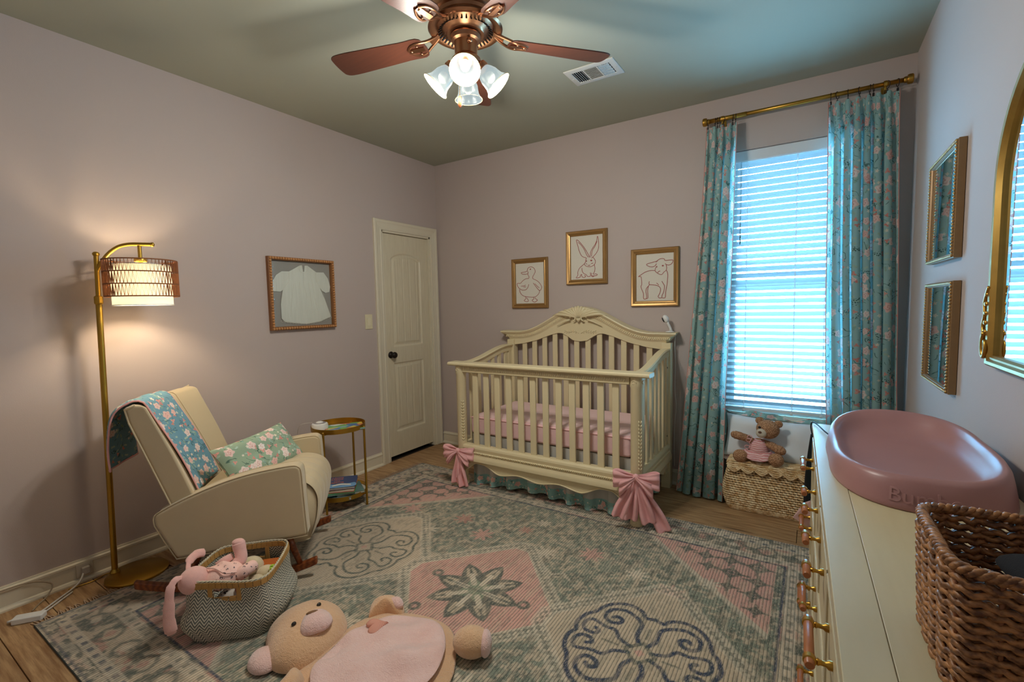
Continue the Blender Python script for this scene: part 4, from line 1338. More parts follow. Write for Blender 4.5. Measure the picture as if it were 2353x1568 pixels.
# floral throw over the back (a folded strip following the back)
thr = thing('throw_blanket', 'teal floral throw with pink edging draped over the chair back', 'blanket', chloc(-.75, .2, .93), CA)
thr_off = Vector((-.75, .2, .93))
_cache = {}
def bpath(v):
    k = round(v, 4)
    if k not in _cache:
        L = [Vector((p[0], 0, p[2])) for p in back_loop(v)]
        tz = L[rows + 1].z
        P = [p for p in L[:rows] if p.z > .47]
        P = [L[2].lerp(L[3], .15)] + [p for p in P if p.z > .46]
        q = L[rows + 2]
        P += [L[rows] + Vector((0, 0, .004)), L[rows + 1] + Vector((0, 0, .004)), q + Vector((-.012, 0, -.010)), Vector((q.x - .040, 0, tz - .075)), Vector((q.x - .055, 0, tz - .16)), Vector((q.x - .062, 0, tz - .25)), Vector((q.x - .060, 0, tz - .325))]
        S_ = spline(P, 6); D = [0]
        for a_, b_ in zip(S_, S_[1:]): D.append(D[-1] + (b_ - a_).length)
        _cache[k] = (S_, D)
    return _cache[k]
def thp(u, w, off=.0):
    va = .058 - .05 * sm(.45, .65, w) + .012 * math.sin(5 * w); vb = .362 + .012 * math.sin(4 * w + 1)
    v = va + (vb - va) * u
    S_, D = bpath(v); t_ = w * D[-1]
    i = max(0, min(len(D) - 2, int(np.searchsorted(D, t_)) - 1)); fr = (t_ - D[i]) / max(1e-9, D[i + 1] - D[i])
    p = S_[i].lerp(S_[i + 1], fr); tg = (S_[i + 1] - S_[i]).normalized(); nrm = Vector((tg.z, 0, -tg.x))
    q = p + nrm * (.014 + off + .003 * math.sin(9 * w + 6 * u) + .003 * math.sin(13 * u))
    return (Vector((q.x, v, q.z)) - thr_off) * CS
blen = [0, 1.02]
g = G(); g.grid(thp, 26, 70, uvfn=lambda u, w: (u * .26 + .2, w * blen[-1] + .13)); g.out('cloth', m_fl_blanket, thr, smooth=True, solid=.007)
g = G()
for e in (0, 1): g.tube([thp(e, k / 50) for k in range(51)], .0045, 6)
g.tube([thp(k / 14, 1) for k in range(15)], .0055, 6)
g.out('pink_edging', m_pinkcloth, thr, smooth=True)

# lumbar pillow
def pillow(name, label, loc, rot, w, h, d, mat, group=None, edge=None, uvs=1.0, pinch=.10, ruffle=None):
    p = thing(name, label, 'pillow', loc, 0, group, rot)
    g = G(); N = 25
    for sgn in (1, -1):
        def f(u, v_):
            a, b = 2 * u - 1, 2 * v_ - 1
            k = (max(0, 1 - a ** 4) ** .55) * (max(0, 1 - b ** 4) ** .55)
            x = a * w / 2 * (1 - pinch * (1 - b * b) * abs(a) ** 3 * .6); y = b * h / 2 * (1 - pinch * (1 - a * a) * abs(b) ** 3)
            cr = .006 * math.sin(7 * a + 3 * b) * math.sin(4 * b - 5 * a) * k
            return (x, y, sgn * (d / 2 * k + cr + .001))
        g.grid(f, N, N, uvfn=lambda u, v_: (u * w * uvs + .05 * sgn, v_ * h * uvs))
        if sgn == -1:
            for k in range((N - 1) ** 2): g.f[-1 - k] = g.f[-1 - k][::-1]; g.uv[-1 - k] = g.uv[-1 - k][::-1]
    g.out('cover', mat, p, smooth=True)
    return p
E1 = (ux * .26 + vx * .44).normalized()
pp = chloc(-.262, .315, .525)
zax = (ux * .72 - vx * .42 + Vector((0, 0, .62))).normalized()
xax = (ux * .235 + vx * .455 + Vector((0, 0, .02))); xax = (xax - zax * xax.dot(zax)).normalized(); yax = zax.cross(xax)
rotm = Matrix((xax, yax, zax)).transposed().to_euler()
lp = pillow('lumbar_pillow', 'green floral lumbar pillow leaning across the rocking chair seat', pp, rotm, .50, .26, .122, m_fl_pillow)

# ------------------------------------------------------------------ side table with tray top
TBX, TBY = .385, -1.515
tb = thing('side_table', 'round gold two tier tray table beside the rocking chair', 'side table', (TBX, TBY, 0))
TZ = .545
def tray(name, r, z, h, th=.003):
    g = G(); g.lathe([(0, z), (r, z), (r, z + h), (r - th, z + h), (r - th, z + .004), (0, z + .004)], 56); return g.out(name, m_gold, tb, auto=40)
tray('tray_top', .178, TZ, .032)
tray('lower_shelf', .174, .085, .030)
for a in [math.radians(22.7 + 90 * k) for k in range(4)]:
    R = .189
    g = G(); g.tube([(R * math.cos(a), R * math.sin(a), .0098 if TBX + R * math.cos(a) > RX0 - .02 else 0), (R * math.cos(a), R * math.sin(a), TZ + .012)], .0075, 10); g.ell((R * math.cos(a), R * math.sin(a), TZ + .014), (.009, .009, .006), 10, 6)
    for z in (TZ - .012, .078): g.tube([(R * math.cos(a), R * math.sin(a), z + .012), ((R - .07) * math.cos(a), (R - .07) * math.sin(a), z + .004)], .005, 8)
    g.out('leg', m_gold, tb, auto=50)
g = G(); g.lathe([(0, .0892), (.169, .0892), (.169, .0905), (0, .0905)], 48); g.out('shelf_liner', plain('white_marble_liner', 'd3cdbf', .4), tb)
# picture book on the tray
t = NT('bright_picture_cover'); v = t.co()
q = t.n('ShaderNodeTexVoronoi', feature='F1'); t.L.new(t.mp(v, (16, 22, 1), rot=(0, 0, .4)), q.inputs['Vector']); q.inputs['Scale'].default_value = 1
sc = t.n('ShaderNodeSeparateColor'); t.L.new(q.outputs['Color'], sc.inputs[0])
rp = t.n('ShaderNodeValToRGB'); t.L.new(sc.outputs[0], rp.inputs[0]); e = rp.color_ramp; e.interpolation = 'CONSTANT'
e.elements[0].color = srgb('d6c243'); e.elements[1].position = .85; e.elements[1].color = srgb('c46a40')
for p_, h_ in ((.2, '6fa84d'), (.38, '3d6fa6'), (.52, 'c9d7d4'), (.66, '7fb6b2'), (.76, 'e0dc84')):
    x = e.elements.new(p_); x.color = srgb(h_)
t.col(rp.outputs[0]); t.set(Roughness=.35); m_bright = t.m
m_paper = plain('book_pages', 'd8cfbc', .8, var=.08, vs=90)
def book(label, loc, rz, w, h, th, cover, group, spine=None, name='book', tilt=None):
    b = thing(name, label, 'book', loc, rz, group)
    if tilt: b.rotation_euler = (tilt[0], tilt[1], rz)
    g = G(); g.bb((-w / 2 + .003, -h / 2 + .003, .002), (w / 2 - .003, h / 2 - .003, th - .002)); g.out('pages', m_paper, b)
    g = G(); g.bb((-w / 2, -h / 2, th - .002), (w / 2, h / 2, th)); g.out('front_cover', cover, b)
    g = G(); g.bb((-w / 2, -h / 2, 0), (w / 2, h / 2, .002)); g.out('back_cover', cover, b)
    g = G(); g.bb((-w / 2 - .0012, -h / 2, 0), (-w / 2 + .0012, h / 2, th)); g.out('spine', spine or cover, b)
    return b
book('open colourful picture book on the gold tray top', (TBX + .045, TBY + .015, TZ + .0045), 1.0, .25, .19, .008, m_bright, None, name='picture_book')
# sound machine
sd = thing('sound_machine', 'round white sound machine on the tray table behind the chair arm', 'sound machine', (TBX - .068, TBY - .098, TZ + .0045))
g = G(); g.lathe([(.050, 0), (.054, .004), (.054, .032), (.050, .042), (.040, .046)], 36); g.out('body', m_white, sd, auto=40)
g = G(); g.lathe([(.040, .046), (.040, .0475), (.024, .049), (.024, .048)], 36); g.out('grille', plain('grey_speaker_ring', '8f8a8c', .6), sd, auto=40)
g = G(); g.lathe([(.024, .046), (.023, .052), (.014, .056), (0, .057)], 30); g.out('dial', m_white, sd, smooth=True)
# books on the lower shelf
navy_cover = plain('night_blue_cover', '26406e', .35, var=.25, vs=20)
BKX, BKY = .428, -1.541
b1 = book('grey picture book at the bottom of the shelf stack', (BKX - .012, BKY + .004, .0910), .62, .19, .225, .018, plain('slate_cover', '6d7f86', .4, var=.2, vs=30), 'books on the lower shelf')
b0 = book('muted green picture book sticking out at the back of the stack', (BKX + .012, BKY + .045, .1092), 1.05, .18, .20, .014, plain('sage_cover', '5e8078', .4, var=.2, vs=30), 'books on the lower shelf')
b2 = book('teal board book second from the bottom of the stack', (BKX - .004, BKY - .004, .1234), .88, .18, .20, .010, plain('teal_cover', '2f8a86', .4, var=.15), 'books on the lower shelf')
b3 = book('green board book under the two upper books', (BKX, BKY, .1336), .80, .185, .205, .011, plain('green_cover', '2e9a50', .4, var=.15), 'books on the lower shelf')
b4 = book('red edged storybook just below the top book', (BKX, BKY, .1448), .78, .185, .21, .020, plain('red_cover', 'b9483c', .4, var=.12), 'books on the lower shelf')
b5 = book('blue bedtime storybook with orange lettering on top of the stack', (BKX, BKY, .1650), .80, .19, .215, .014, navy_cover, 'books on the lower shelf')
m_ored = plain('orange_print', 'd8794a', .5, var=.05)
for k, (tx, sz_) in enumerate((('Llama', .034), ('Llama', .034), ('red', .028), ('pajama', .036))):
    me = text_mesh(tx, sz_, .0003)
    o = link('title_lettering', me, b5, m_ored); o.location = (-.035, .072 - .030 * k, .0142)
g = G(); g.puff(sp2([(-.09, -.10), (.085, -.10), (.088, -.03), (.03, -.045), (-.05, -.05), (-.09, -.03)], 5), .0006, 2, .014); g.out('cover_blanket', plain('sky_blue_print', '6f9cc4', .5), b5)
g = G(); g.puff(sp2([(-.05, -.075), (.0, -.06), (.06, -.075), (.06, -.055), (.0, -.035), (-.05, -.055)], 5), .0006, 2, .0146); g.out('cover_pillow', plain('cream_print', 'dcd9cc', .5), b5)
g = G(); g.tube(spline([(.245, -1.62, TZ + .045), (.15, -1.66, .56), (.06, -1.62, .40), (.06, -1.60, .30), (.03, -1.55, .16), (.03, -1.6, .03)], 8), .0018, 6)
tag(g.out('cable', plain('clear_cord', 'cfc9c2', .3), None, smooth=True), 'thin pale power cord hanging down the wall behind the side table', 'cord')
# ------------------------------------------------------------------ woven toy basket
BKC = Vector((1.024, -2.526, .0078)); BKA = math.radians(41)
bk = thing('toy_basket', 'grey and cream chevron woven toy basket in front of the rocking chair', 'basket', BKC, BKA)
t = NT('chevron_straw'); uv = t.co('UV')
s = t.n('ShaderNodeSeparateXYZ'); t.L.new(uv, s.inputs[0])
# herringbone: rows of slanted strips flipping direction
per = .033
row = t.ma('MULTIPLY', s.outputs[0], 1 / per)
tri = t.ma('ABSOLUTE', t.ma('SUBTRACT', t.ma('FRACT', row), .5))
d = t.ma('FRACT', t.ma('MULTIPLY', t.ma('ADD', s.outputs[1], t.ma('MULTIPLY', tri, per * 1.25)), 1 / .0135))
strip = t.ss(t.ma('ABSOLUTE', t.ma('SUBTRACT', d, .5)), .17, .24)
edge = t.ss(tri, .03, .07)
c = t.mix(strip, srgb('e6e0cd'), srgb('686b64'))
c = t.mix(t.ma('MULTIPLY', t.noise(t.mp(uv, (300, 300, 1)), 1, 2), .25), c, srgb('8d8c80'))
t.col(c); t.set(Roughness=.7); t.bump(t.ma('ADD', t.ma('SUBTRACT', 1.0, strip), edge), .5, .003); m_chev = t.m
m_bamboo = plain('straw_tape', 'b98d4e', .6, var=.15, vs=40)
RIMZ = .254
def bsec(z):
    q = z / RIMZ
    hx = .163 + .020 * math.sin(PI * min(1, q * 1.25)) * (1 - q) + .0
    return hx, 3.6 + 2.2 * q
def bpt(a, z, off=0.0):
    hx, p = bsec(z)
    c, s_ = math.cos(a), math.sin(a)
    r = 1 / ((abs(c) ** p + abs(s_) ** p) ** (1 / p))
    bulge = .016 * math.exp(-((z - .075) / .045) ** 2) * (1 + math.sin(2 * a + .6)) * .8
    wob = .004 * math.sin(3 * a + z * 30)
    lean = .012 * (z / RIMZ)
    return Vector(((hx + off + bulge) * r * c + wob, (hx + off + bulge) * r * s_ + wob, z + .006 * math.sin(2 * a) * (z / RIMZ)))
NA = 112
g = G()
# skip cells for the two hand holes (near face at -y, far face at +y)
def hole(a, z):
    for c0 in (-PI / 2, PI / 2):
        da = (a - c0 + PI) % (2 * PI) - PI
        if abs(math.tan(da)) * .163 < .046 and .186 < z < .225 and abs(da) < 1: return True
    return False
NZ = 26
zs = [RIMZ * k / NZ for k in range(NZ + 1)]
per_len = 4 * .163 * 1.9
vs = [bpt(2 * PI * k / NA, z) for z in zs for k in range(NA)]; fs = []; uvs = []
# arc-length u
al = [0]
for k in range(NA): al.append(al[-1] + (bpt(2 * PI * (k + 1) / NA, .15) - bpt(2 * PI * k / NA, .15)).length)
for j in range(NZ):
    for k in range(NA):
        a = 2 * PI * (k + .5) / NA; z = (zs[j] + zs[j + 1]) / 2
        if hole(a, z): continue
        fs.append((j * NA + k, j * NA + (k + 1) % NA, (j + 1) * NA + (k + 1) % NA, (j + 1) * NA + k))
        uvs.append([(al[k], zs[j]), (al[k + 1], zs[j]), (al[k + 1], zs[j + 1]), (al[k], zs[j + 1])])
g.add(vs, fs, uvs)
g.add([bpt(2 * PI * k / NA, 0.002) for k in range(NA)], [list(range(NA))[::-1]], [[(0, 0)] * NA])
g.out('woven_wall', m_chev, bk, smooth=True, solid=.006)
g = G()
for k in range(46):
    a0 = 2 * PI * k / 46; a1 = 2 * PI * (k + .93) / 46
    for (za, zb, o0, o1) in ((RIMZ - .026, RIMZ - .002, .0035, .0065), (RIMZ - .026, RIMZ - .002, -.0065, -.0035)):
        P = [bpt(a0, za, o0), bpt(a1, za, o0), bpt(a1, zb, o0), bpt(a0, zb, o0), bpt(a0, za, o1), bpt(a1, za, o1), bpt(a1, zb, o1), bpt(a0, zb, o1)]
        g.add(P, [(3, 2, 1, 0), (4, 5, 6, 7), (0, 1, 5, 4), (2, 3, 7, 6), (1, 2, 6, 5), (3, 0, 4, 7)])
b = g.out('rim_tape', m_bamboo, bk); b['kind'] = 'stuff'
g = G()
for ph in (0, PI):
    pts = []
    n = 400
    for k in range(n):
        a = 2 * PI * k / n; p = bpt(a, RIMZ); w = a * 40 + ph
        pts.append(p + Vector((math.cos(a) * .0028 * math.cos(w), math.sin(a) * .0028 * math.cos(w), .0028 * math.sin(w) + .001)))
    g.tube(pts, .0026, 5, closed=True)
g.out('braided_edge', plain('braided_edge_straw', 'cfc6ae', .7, var=.25, vs=120), bk, smooth=True)
for c0 in (-PI / 2, PI / 2):
    g = G(); sg = -1 if c0 < 0 else 1
    for (x0, x1, z0, z1) in ((-.064, -.045, .170, .236), (.045, .064, .170, .236), (-.045, -.015, .170, .187), (-.0135, .0135, .170, .187), (.015, .045, .170, .187)):
        y = sg * (bpt(c0, .2).length - .0 if False else abs(bpt(c0, .2).y))
        g.bb((x0, y - .007, z0), (x1 - .001, y + .007, z1))
    g.out('handle_tape', m_bamboo, bk, bev=.002)
# toys inside
def bloc(x, y, z):  # basket-local to world
    return Vector((BKC.x + x * math.cos(BKA) - y * math.sin(BKA), BKC.y + x * math.sin(BKA) + y * math.cos(BKA), z))
m_pinkplush = plain('pink_plush', 'edb8b0', .95, var=.10, vs=60, bump=.5, bs=420, sheen=.5, bd=.003)
m_creamplush = plain('cream_plush', 'd9c8a6', .95, var=.10, vs=60, bump=.5, bs=420, sheen=.5, bd=.003)
t = NT('romper_print'); v = t.co()
q = t.n('ShaderNodeTexVoronoi'); t.L.new(t.mp(v, (48, 48, 48)), q.inputs['Vector']); q.inputs['Scale'].default_value = 1
wv = t.noise(t.mp(v, (190, 190, 190)), 1, 1)
k = t.ma('MULTIPLY', t.ss(q.outputs['Distance'], .22, .32, 1, 0), t.ss(wv, .47, .52))
t.col(t.mix(k, srgb('f6cabf'), srgb('4a3a40'))); t.set(Roughness=.85); t.bump(t.noise(v, 60, 2), .4, .004); m_romper = t.m
bn = thing('bunny_plush', 'pink plush bunny in a printed romper lying on top in the toy basket', 'plush toy', bloc(-.06, -.03, .15), BKA)
g = G(); g.ell((-.075, -.085, .105), (.058, .056, .055), 22, 14); g.out('head', m_pinkplush, bn, smooth=True)
g = G(); g.tube(spline([(-.100, -.105, .135), (-.118, -.135, .142), (-.128, -.158, .115), (-.132, -.166, .055), (-.134, -.170, .0), (-.130, -.170, -.045), (-.128, -.168, -.065)], 5), [.009] * 4 + [.012] * 5 + [.016] * 6 + [.020] * 6 + [.022] * 6 + [.016] * 3 + [.006], 14, flat=.42); g.out('ear', m_pinkplush, bn, smooth=True)
g = G(); g.tube(spline([(-.115, -.05, .125), (-.128, -.01, .150), (-.120, .035, .158), (-.098, .06, .150)], 5), [.010] * 5 + [.017] * 5 + [.019] * 5 + [.010], 14, flat=.6); g.out('ear', m_pinkplush, bn, smooth=True)
g = G(); g.ell((.020, -.045, .092), (.080, .068, .052), 24, 14, (0, 0, .35), fn=lambda p: (p.x, p.y * (1 - .12 * p.x), p.z * (1 + .10 * math.sin(9 * p.x + 4 * p.y)))); g.out('romper', m_romper, bn, smooth=True)
g = G(); g.tube([(-.02, .0, .11), (.005, .02, .128), (.028, .024, .140)], [.022, .018, .014], 14); g.out('arm', m_pinkplush, bn, smooth=True)
g = G(); g.tube(spline([(.045, .015, .10), (.062, .03, .125), (.052, .045, .165), (.046, .05, .188)], 5), [.026] * 5 + [.025] * 5 + [.027] * 5 + [.020], 16); g.ell((.046, .05, .19), (.026, .022, .014), 14, 8); g.out('leg', m_pinkplush, bn, smooth=True)
g = G(); g.tube(spline([(.08, -.05, .09), (.11, -.04, .105), (.125, .0, .10)], 5), [.028] * 5 + [.026] * 5 + [.018], 16); g.out('leg', m_romper, bn, smooth=True)
g = G(); g.tube(spline([(-.03, -.07, .145), (.01, -.085, .146), (.05, -.10, .132), (.085, -.075, .118)], 5), .0035, 6); g.out('collar_tie', m_romper, bn, smooth=True)
cp = thing('cream_plush', 'cream plush toy lying under the pink bunny in the basket', 'plush toy', bloc(.02, .03, .12), BKA)
g = G(); g.ell((-.06, .02, .05), (.075, .055, .05), 22, 14); g.out('body', m_creamplush, cp, smooth=True)
g = G(); g.ell((.075, -.005, .060), (.045, .036, .036), 18, 12); g.out('leg', m_creamplush, cp, smooth=True)
g = G(); g.ell((.055, -.075, .055), (.035, .045, .036), 18, 12); g.out('leg', m_creamplush, cp, smooth=True)
g = G(); g.ell((.0, .03, .08), (.05, .045, .045), 18, 12); g.out('head', m_creamplush, cp, smooth=True)
t = NT('dotted_plush'); v = t.co(); q = t.n('ShaderNodeTexVoronoi'); t.L.new(t.mp(v, (70, 70, 70)), q.inputs['Vector']); q.inputs['Scale'].default_value = 1
t.col(t.mix(t.ss(q.outputs['Distance'], .25, .32, 1, 0), srgb('d9cfc4'), srgb('2b2424'))); t.set(Roughness=.95); m_dots = t.m
dp = thing('dotted_plush', 'white plush with black spots seen through the basket hand hole', 'plush toy', bloc(-.005, -.100, .012), BKA)
g = G(); g.ell((0, 0, .10), (.068, .042, .088), 22, 14); g.out('body', m_dots, dp, smooth=True)
g = G(); g.ell((.045, -.012, .185), (.022, .016, .018), 14, 9); g.out('ear', plain('rose_plush', 'b86f74', .9), dp, smooth=True)
ob = book('orange edged board book standing in the toy basket', bloc(.105, .07, .05), BKA + .1, .10, .10, .15, plain('orange_cover', 'c96a2e', .5), None, name='board_book', tilt=(0, 0, 0))
gt = thing('toy_block', 'lime green toy block at the side of the toy basket', 'toy', bloc(.137, -.02, .05), BKA + .3)
g = G(); g.bb((-.012, -.03, 0), (.012, .03, .178)); g.out('body', plain('lime_plastic', '9cc63a', .4), gt, bev=.005)
g = G(); g.lathe([(.007, 0), (.007, .006), (0, .007)], 12, (0, .012, .178)); g.lathe([(.007, 0), (.007, .006), (0, .007)], 12, (0, -.012, .178)); g.out('stud', plain('lime_plastic_stud', 'a8cf4a', .4), gt, auto=40)

# ------------------------------------------------------------------ flat plush bear play mat
t = NT('bear_fur'); v = t.co()
f1 = t.noise(v, 16, 3); f2 = t.noise(t.mp(v, (260, 260, 260)), 1.0, 2, .6)
t.col(t.mix(t.ma('ADD', t.ma('MULTIPLY', f1, .5), t.ma('MULTIPLY', f2, .5)), srgb('d8a274'), srgb('f6cfa6'))); t.set(Roughness=.95, Sheen_Weight=.6, Sheen_Roughness=.5)
f3 = t.noise(t.mp(v, (75, 75, 75)), 1.0, 3, .6)
t.bump(t.ma('ADD', t.ma('ADD', f2, t.ma('MULTIPLY', f1, .6)), t.ma('MULTIPLY', f3, 1.4)), .6, .008); m_fur = t.m
t = NT('pale_pink_fur'); v = t.co()
f1 = t.noise(v, 11, 3); f2 = t.noise(t.mp(v, (240, 240, 240)), 1.0, 2, .6)
t.col(t.mix(t.ma('ADD', t.ma('MULTIPLY', f1, .6), t.ma('MULTIPLY', f2, .4)), srgb('eab5aa'), srgb('fde0d9'))); t.set(Roughness=.95, Sheen_Weight=.7, Sheen_Roughness=.5)
f3 = t.noise(t.mp(v, (60, 60, 60)), 1.0, 3, .6)
t.bump(t.ma('ADD', t.ma('ADD', f2, t.ma('MULTIPLY', f1, .9)), t.ma('MULTIPLY', f3, 1.5)), .5, .008); m_pfur = t.m
MO = Vector((1.60, -2.42, .0098))
mat_ = thing('bear_play_mat', 'plush teddy bear play mat with pink belly lying flat on the rug', 'play mat', MO)
MS = Matrix.Translation((3.1345 * .014, -3.5509 * .014, 0)) @ Matrix.Diagonal((.986, .986, 1, 1))
def mg():
    g = G(); g.M = Matrix.Translation(Vector((-MO.x, -MO.y, 0))) @ MS; return g
def rumple(g, amp, f, seed, zmin):
    r = random.Random(seed); ks = [(r.uniform(-f, f), r.uniform(-f, f), r.uniform(0, 6)) for _ in range(7)]
    for i, (x, y, z) in enumerate(g.v):
        if z > zmin:
            s_ = sum(math.sin(a * x + b * y + c) for a, b, c in ks) / 4
            g.v[i] = (x, y, z + amp * s_ * min(1, (z - zmin) / .01))
body = sp2([(1.52, -2.60), (1.49, -2.50), (1.485, -2.38), (1.495, -2.26), (1.56, -2.165), (1.66, -2.115), (1.77, -2.09), (1.88, -2.105), (1.975, -2.19), (2.05, -2.30), (2.075, -2.42), (2.05, -2.55), (1.96, -2.665), (1.83, -2.72), (1.68, -2.71), (1.58, -2.67)], 6)
g = mg(); g.puff(body, .048, 9, .002); rumple(g, .004, 26, 3, .02); g.out('body', m_fur, mat_, smooth=True, sub=1)
belly = sp2([(1.60, -2.58), (1.57, -2.47), (1.572, -2.33), (1.63, -2.222), (1.73, -2.168), (1.84, -2.150), (1.91, -2.188), (1.975, -2.265), (2.015, -2.38), (2.0, -2.52), (1.92, -2.62), (1.80, -2.66), (1.68, -2.64)], 8)
g = mg()
g.puff(belly, .022, 14, .046); rumple(g, .024, 36, 8, .047); g.out('belly', m_pfur, mat_, smooth=True, sub=1)
hrt = []
for k in range(36):
    a = 2 * PI * k / 36; hx = .050 * math.sin(a) ** 3; hy = .046 * (13 * math.cos(a) - 5 * math.cos(2 * a) - 2 * math.cos(3 * a) - math.cos(4 * a)) / 15
    th = 2.55; hrt.append((1.645 + hx * math.cos(th) - hy * math.sin(th), -2.315 + hx * math.sin(th) + hy * math.cos(th)))
t = NT('ribbed_pink_heart'); t.col(t.mix(t.wave(t.co(), 90, 0, 'DIAGONAL'), srgb('cf8c78'), srgb('e0a694'))); t.set(Roughness=.9)
g = mg(); g.puff(hrt, .016, 3, .064); g.out('heart_patch', t.m, mat_, smooth=True)
head = sp2([(1.325, -2.60), (1.242, -2.545), (1.205, -2.455), (1.220, -2.362), (1.265, -2.305), (1.365, -2.285), (1.465, -2.318), (1.525, -2.382), (1.556, -2.465), (1.548, -2.560), (1.50, -2.625), (1.42, -2.640)], 6)
g = mg(); g.puff(head, .105, 10, .012, under=.010); rumple(g, .004, 24, 5, .03); hd = g.out('head', m_fur, mat_, smooth=True, sub=1)
for o_ in ([(1.335, -2.575), (1.300, -2.625), (1.335, -2.680), (1.395, -2.690), (1.435, -2.660), (1.425, -2.610)], [(1.212, -2.40), (1.218, -2.335), (1.258, -2.305), (1.312, -2.312), (1.31, -2.355)]):
    g = mg(); g.puff(sp2(o_, 6), .045, 6, .012, under=.008); g.out('ear', m_pfur, hd, smooth=True)
muz = sp2([(1.437, -2.520), (1.397, -2.475), (1.407, -2.420), (1.452, -2.400), (1.502, -2.415), (1.522, -2.460), (1.502, -2.510), (1.472, -2.532)], 6)
g = mg(); g.puff(muz, .050, 7, .095); g.out('muzzle', m_pfur, hd, smooth=True)
m_sewn = plain('brown_stitching', '7b5738', .7)
m_eye = plain('black_bead_eye', '1a1512', .2, spec=.7)
_hc = (sum(p[0] for p in head) / len(head), sum(p[1] for p in head) / len(head))
def headz(x, y):
    th = math.atan2(y - _hc[1], x - _hc[0]); r = math.hypot(x - _hc[0], y - _hc[1])
    R = min(head, key=lambda p: abs((math.atan2(p[1] - _hc[1], p[0] - _hc[0]) - th + PI) % (2 * PI) - PI)); R = math.hypot(R[0] - _hc[0], R[1] - _hc[1])
    return .012 + .105 * math.sqrt(max(0, 1 - (r / R) ** 2))
g = mg(); g.puff(sp2([(1.424, -2.482), (1.432, -2.455), (1.452, -2.440), (1.464, -2.458), (1.450, -2.478)], 4), .010, 4, .136); g.out('nose', m_sewn, hd, smooth=True)
for p in ((1.404, -2.524), (1.380, -2.393)):
    g = mg(); g.ell((p[0], p[1], headz(*p) + .002), (.008, .0105, .009), 12, 8); g.out('eye', m_eye, hd, smooth=True)
for (o_, pad) in (([(1.505, -2.235), (1.470, -2.190), (1.485, -2.140), (1.535, -2.105), (1.595, -2.112), (1.635, -2.150), (1.62, -2.18), (1.56, -2.19), (1.53, -2.25)], [(1.555, -2.170), (1.565, -2.130), (1.605, -2.125), (1.630, -2.150), (1.61, -2.175)]),
                  ([(1.53, -2.60), (1.55, -2.66), (1.575, -2.72), (1.63, -2.745), (1.665, -2.71), (1.64, -2.66), (1.60, -2.61)], None)):
    g = mg(); g.puff(sp2(o_, 6), .068, 7, .010, under=.006); am = g.out('arm', m_fur, mat_, smooth=True)
    if pad:
        g = mg(); g.puff(sp2(pad, 6), .035, 5, .045); g.out('paw_pad', m_pfur, am, smooth=True)
for c_ in ((2.035, -2.175, .058), (2.09, -2.60, .058)):
    g = mg(); g.ell(c_, (.075, .062, .056), 24, 14, (0, 0, .5)); ft = g.out('foot', m_fur, mat_, smooth=True)
    g = mg(); g.ell((c_[0] + .052, c_[1] + .022, c_[2]), (.024, .052, .047), 18, 12, (0, 0, .5)); g.out('paw_pad', m_pfur, ft, smooth=True)

# ------------------------------------------------------------------ cords and chargers by the left wall
g = G()
P = spline([(.026, -2.80, .075), (.06, -2.83, .03), (.075, -2.87, .008), (.12, -2.93, .006), (.165, -2.985, .006), (.19, -3.03, .006), (.185, -3.08, .006)], 8)
g.tube(P, .0042, 8); g.tube([p + Vector((.016, .012, 0)) for p in P[18:]], .0042, 8)
tag(g.out('charger_cable', plain('white_cable', 'cdc8bf', .4), None, smooth=True), 'white charging cable trailing from the wall to the adapter', 'cable')
ad = thing('power_adapter', 'white power adapter lying on the floor by the rug corner', 'adapter', (.205, -3.045, 0), .9)
g = G(); g.bb((-.055, -.022, .0), (.055, .022, .028)); g.out('body', m_white, ad, bev=.006)
g = G(); g.tube([(-.055, 0, .014), (-.075, 0, .010)], .006, 10); g.out('strain_relief', m_white, ad, smooth=True)
ot = thing('wall_outlet', 'grey plug and outlet on the baseboard beside the floor lamp', 'outlet', (.0165, -2.80, .062))
g = G(); g.bb((0, -.034, -.035), (.004, .034, .035)); g.out('plate', plain('grey_plate', 'c2b9a8', .5), ot, bev=.002)
g = G(); g.bb((.004, -.016, -.018), (.03, .016, .02)); g.out('plug', plain('grey_plug', 'a9a196', .5), ot, bev=.005)
g = G(); g.tube(spline([(.028, -3.30, .112), (.028, -3.10, .108), (.030, -3.0, .10), (.04, -2.93, .06), (.06, -2.95, .02), (.09, -2.99, .006), (.13, -3.02, .005)], 8), .0032, 6)
tag(g.out('thin_cord', plain('tan_cord', '9b8a72', .5), None, smooth=True), 'thin tan cord sagging along the baseboard at the left', 'cord')
# ------------------------------------------------------------------ pictures
def frame_geo(name, w, h, prof, mat, parent, fn):
    """mitred moulding: prof = [(across from outer edge, depth)], fn(a,b,d)->xyz with a,b in the picture plane"""
    rings = []
    for q, d in prof:
        rings.append([(-w / 2 + q, -h / 2 + q, d), (w / 2 - q, -h / 2 + q, d), (w / 2 - q, h / 2 - q, d), (-w / 2 + q, h / 2 - q, d)])
    g = G(); vs = [fn(*p) for r in rings for p in r]; fs = []
    m = len(prof)
    for i in range(m):
        j = (i + 1) % m
        for k in range(4):
            k2 = (k + 1) % 4
            fs.append((i * 4 + k, i * 4 + k2, j * 4 + k2, j * 4 + k))
    g.add(vs, fs); return g.out(name, mat, parent, auto=28)

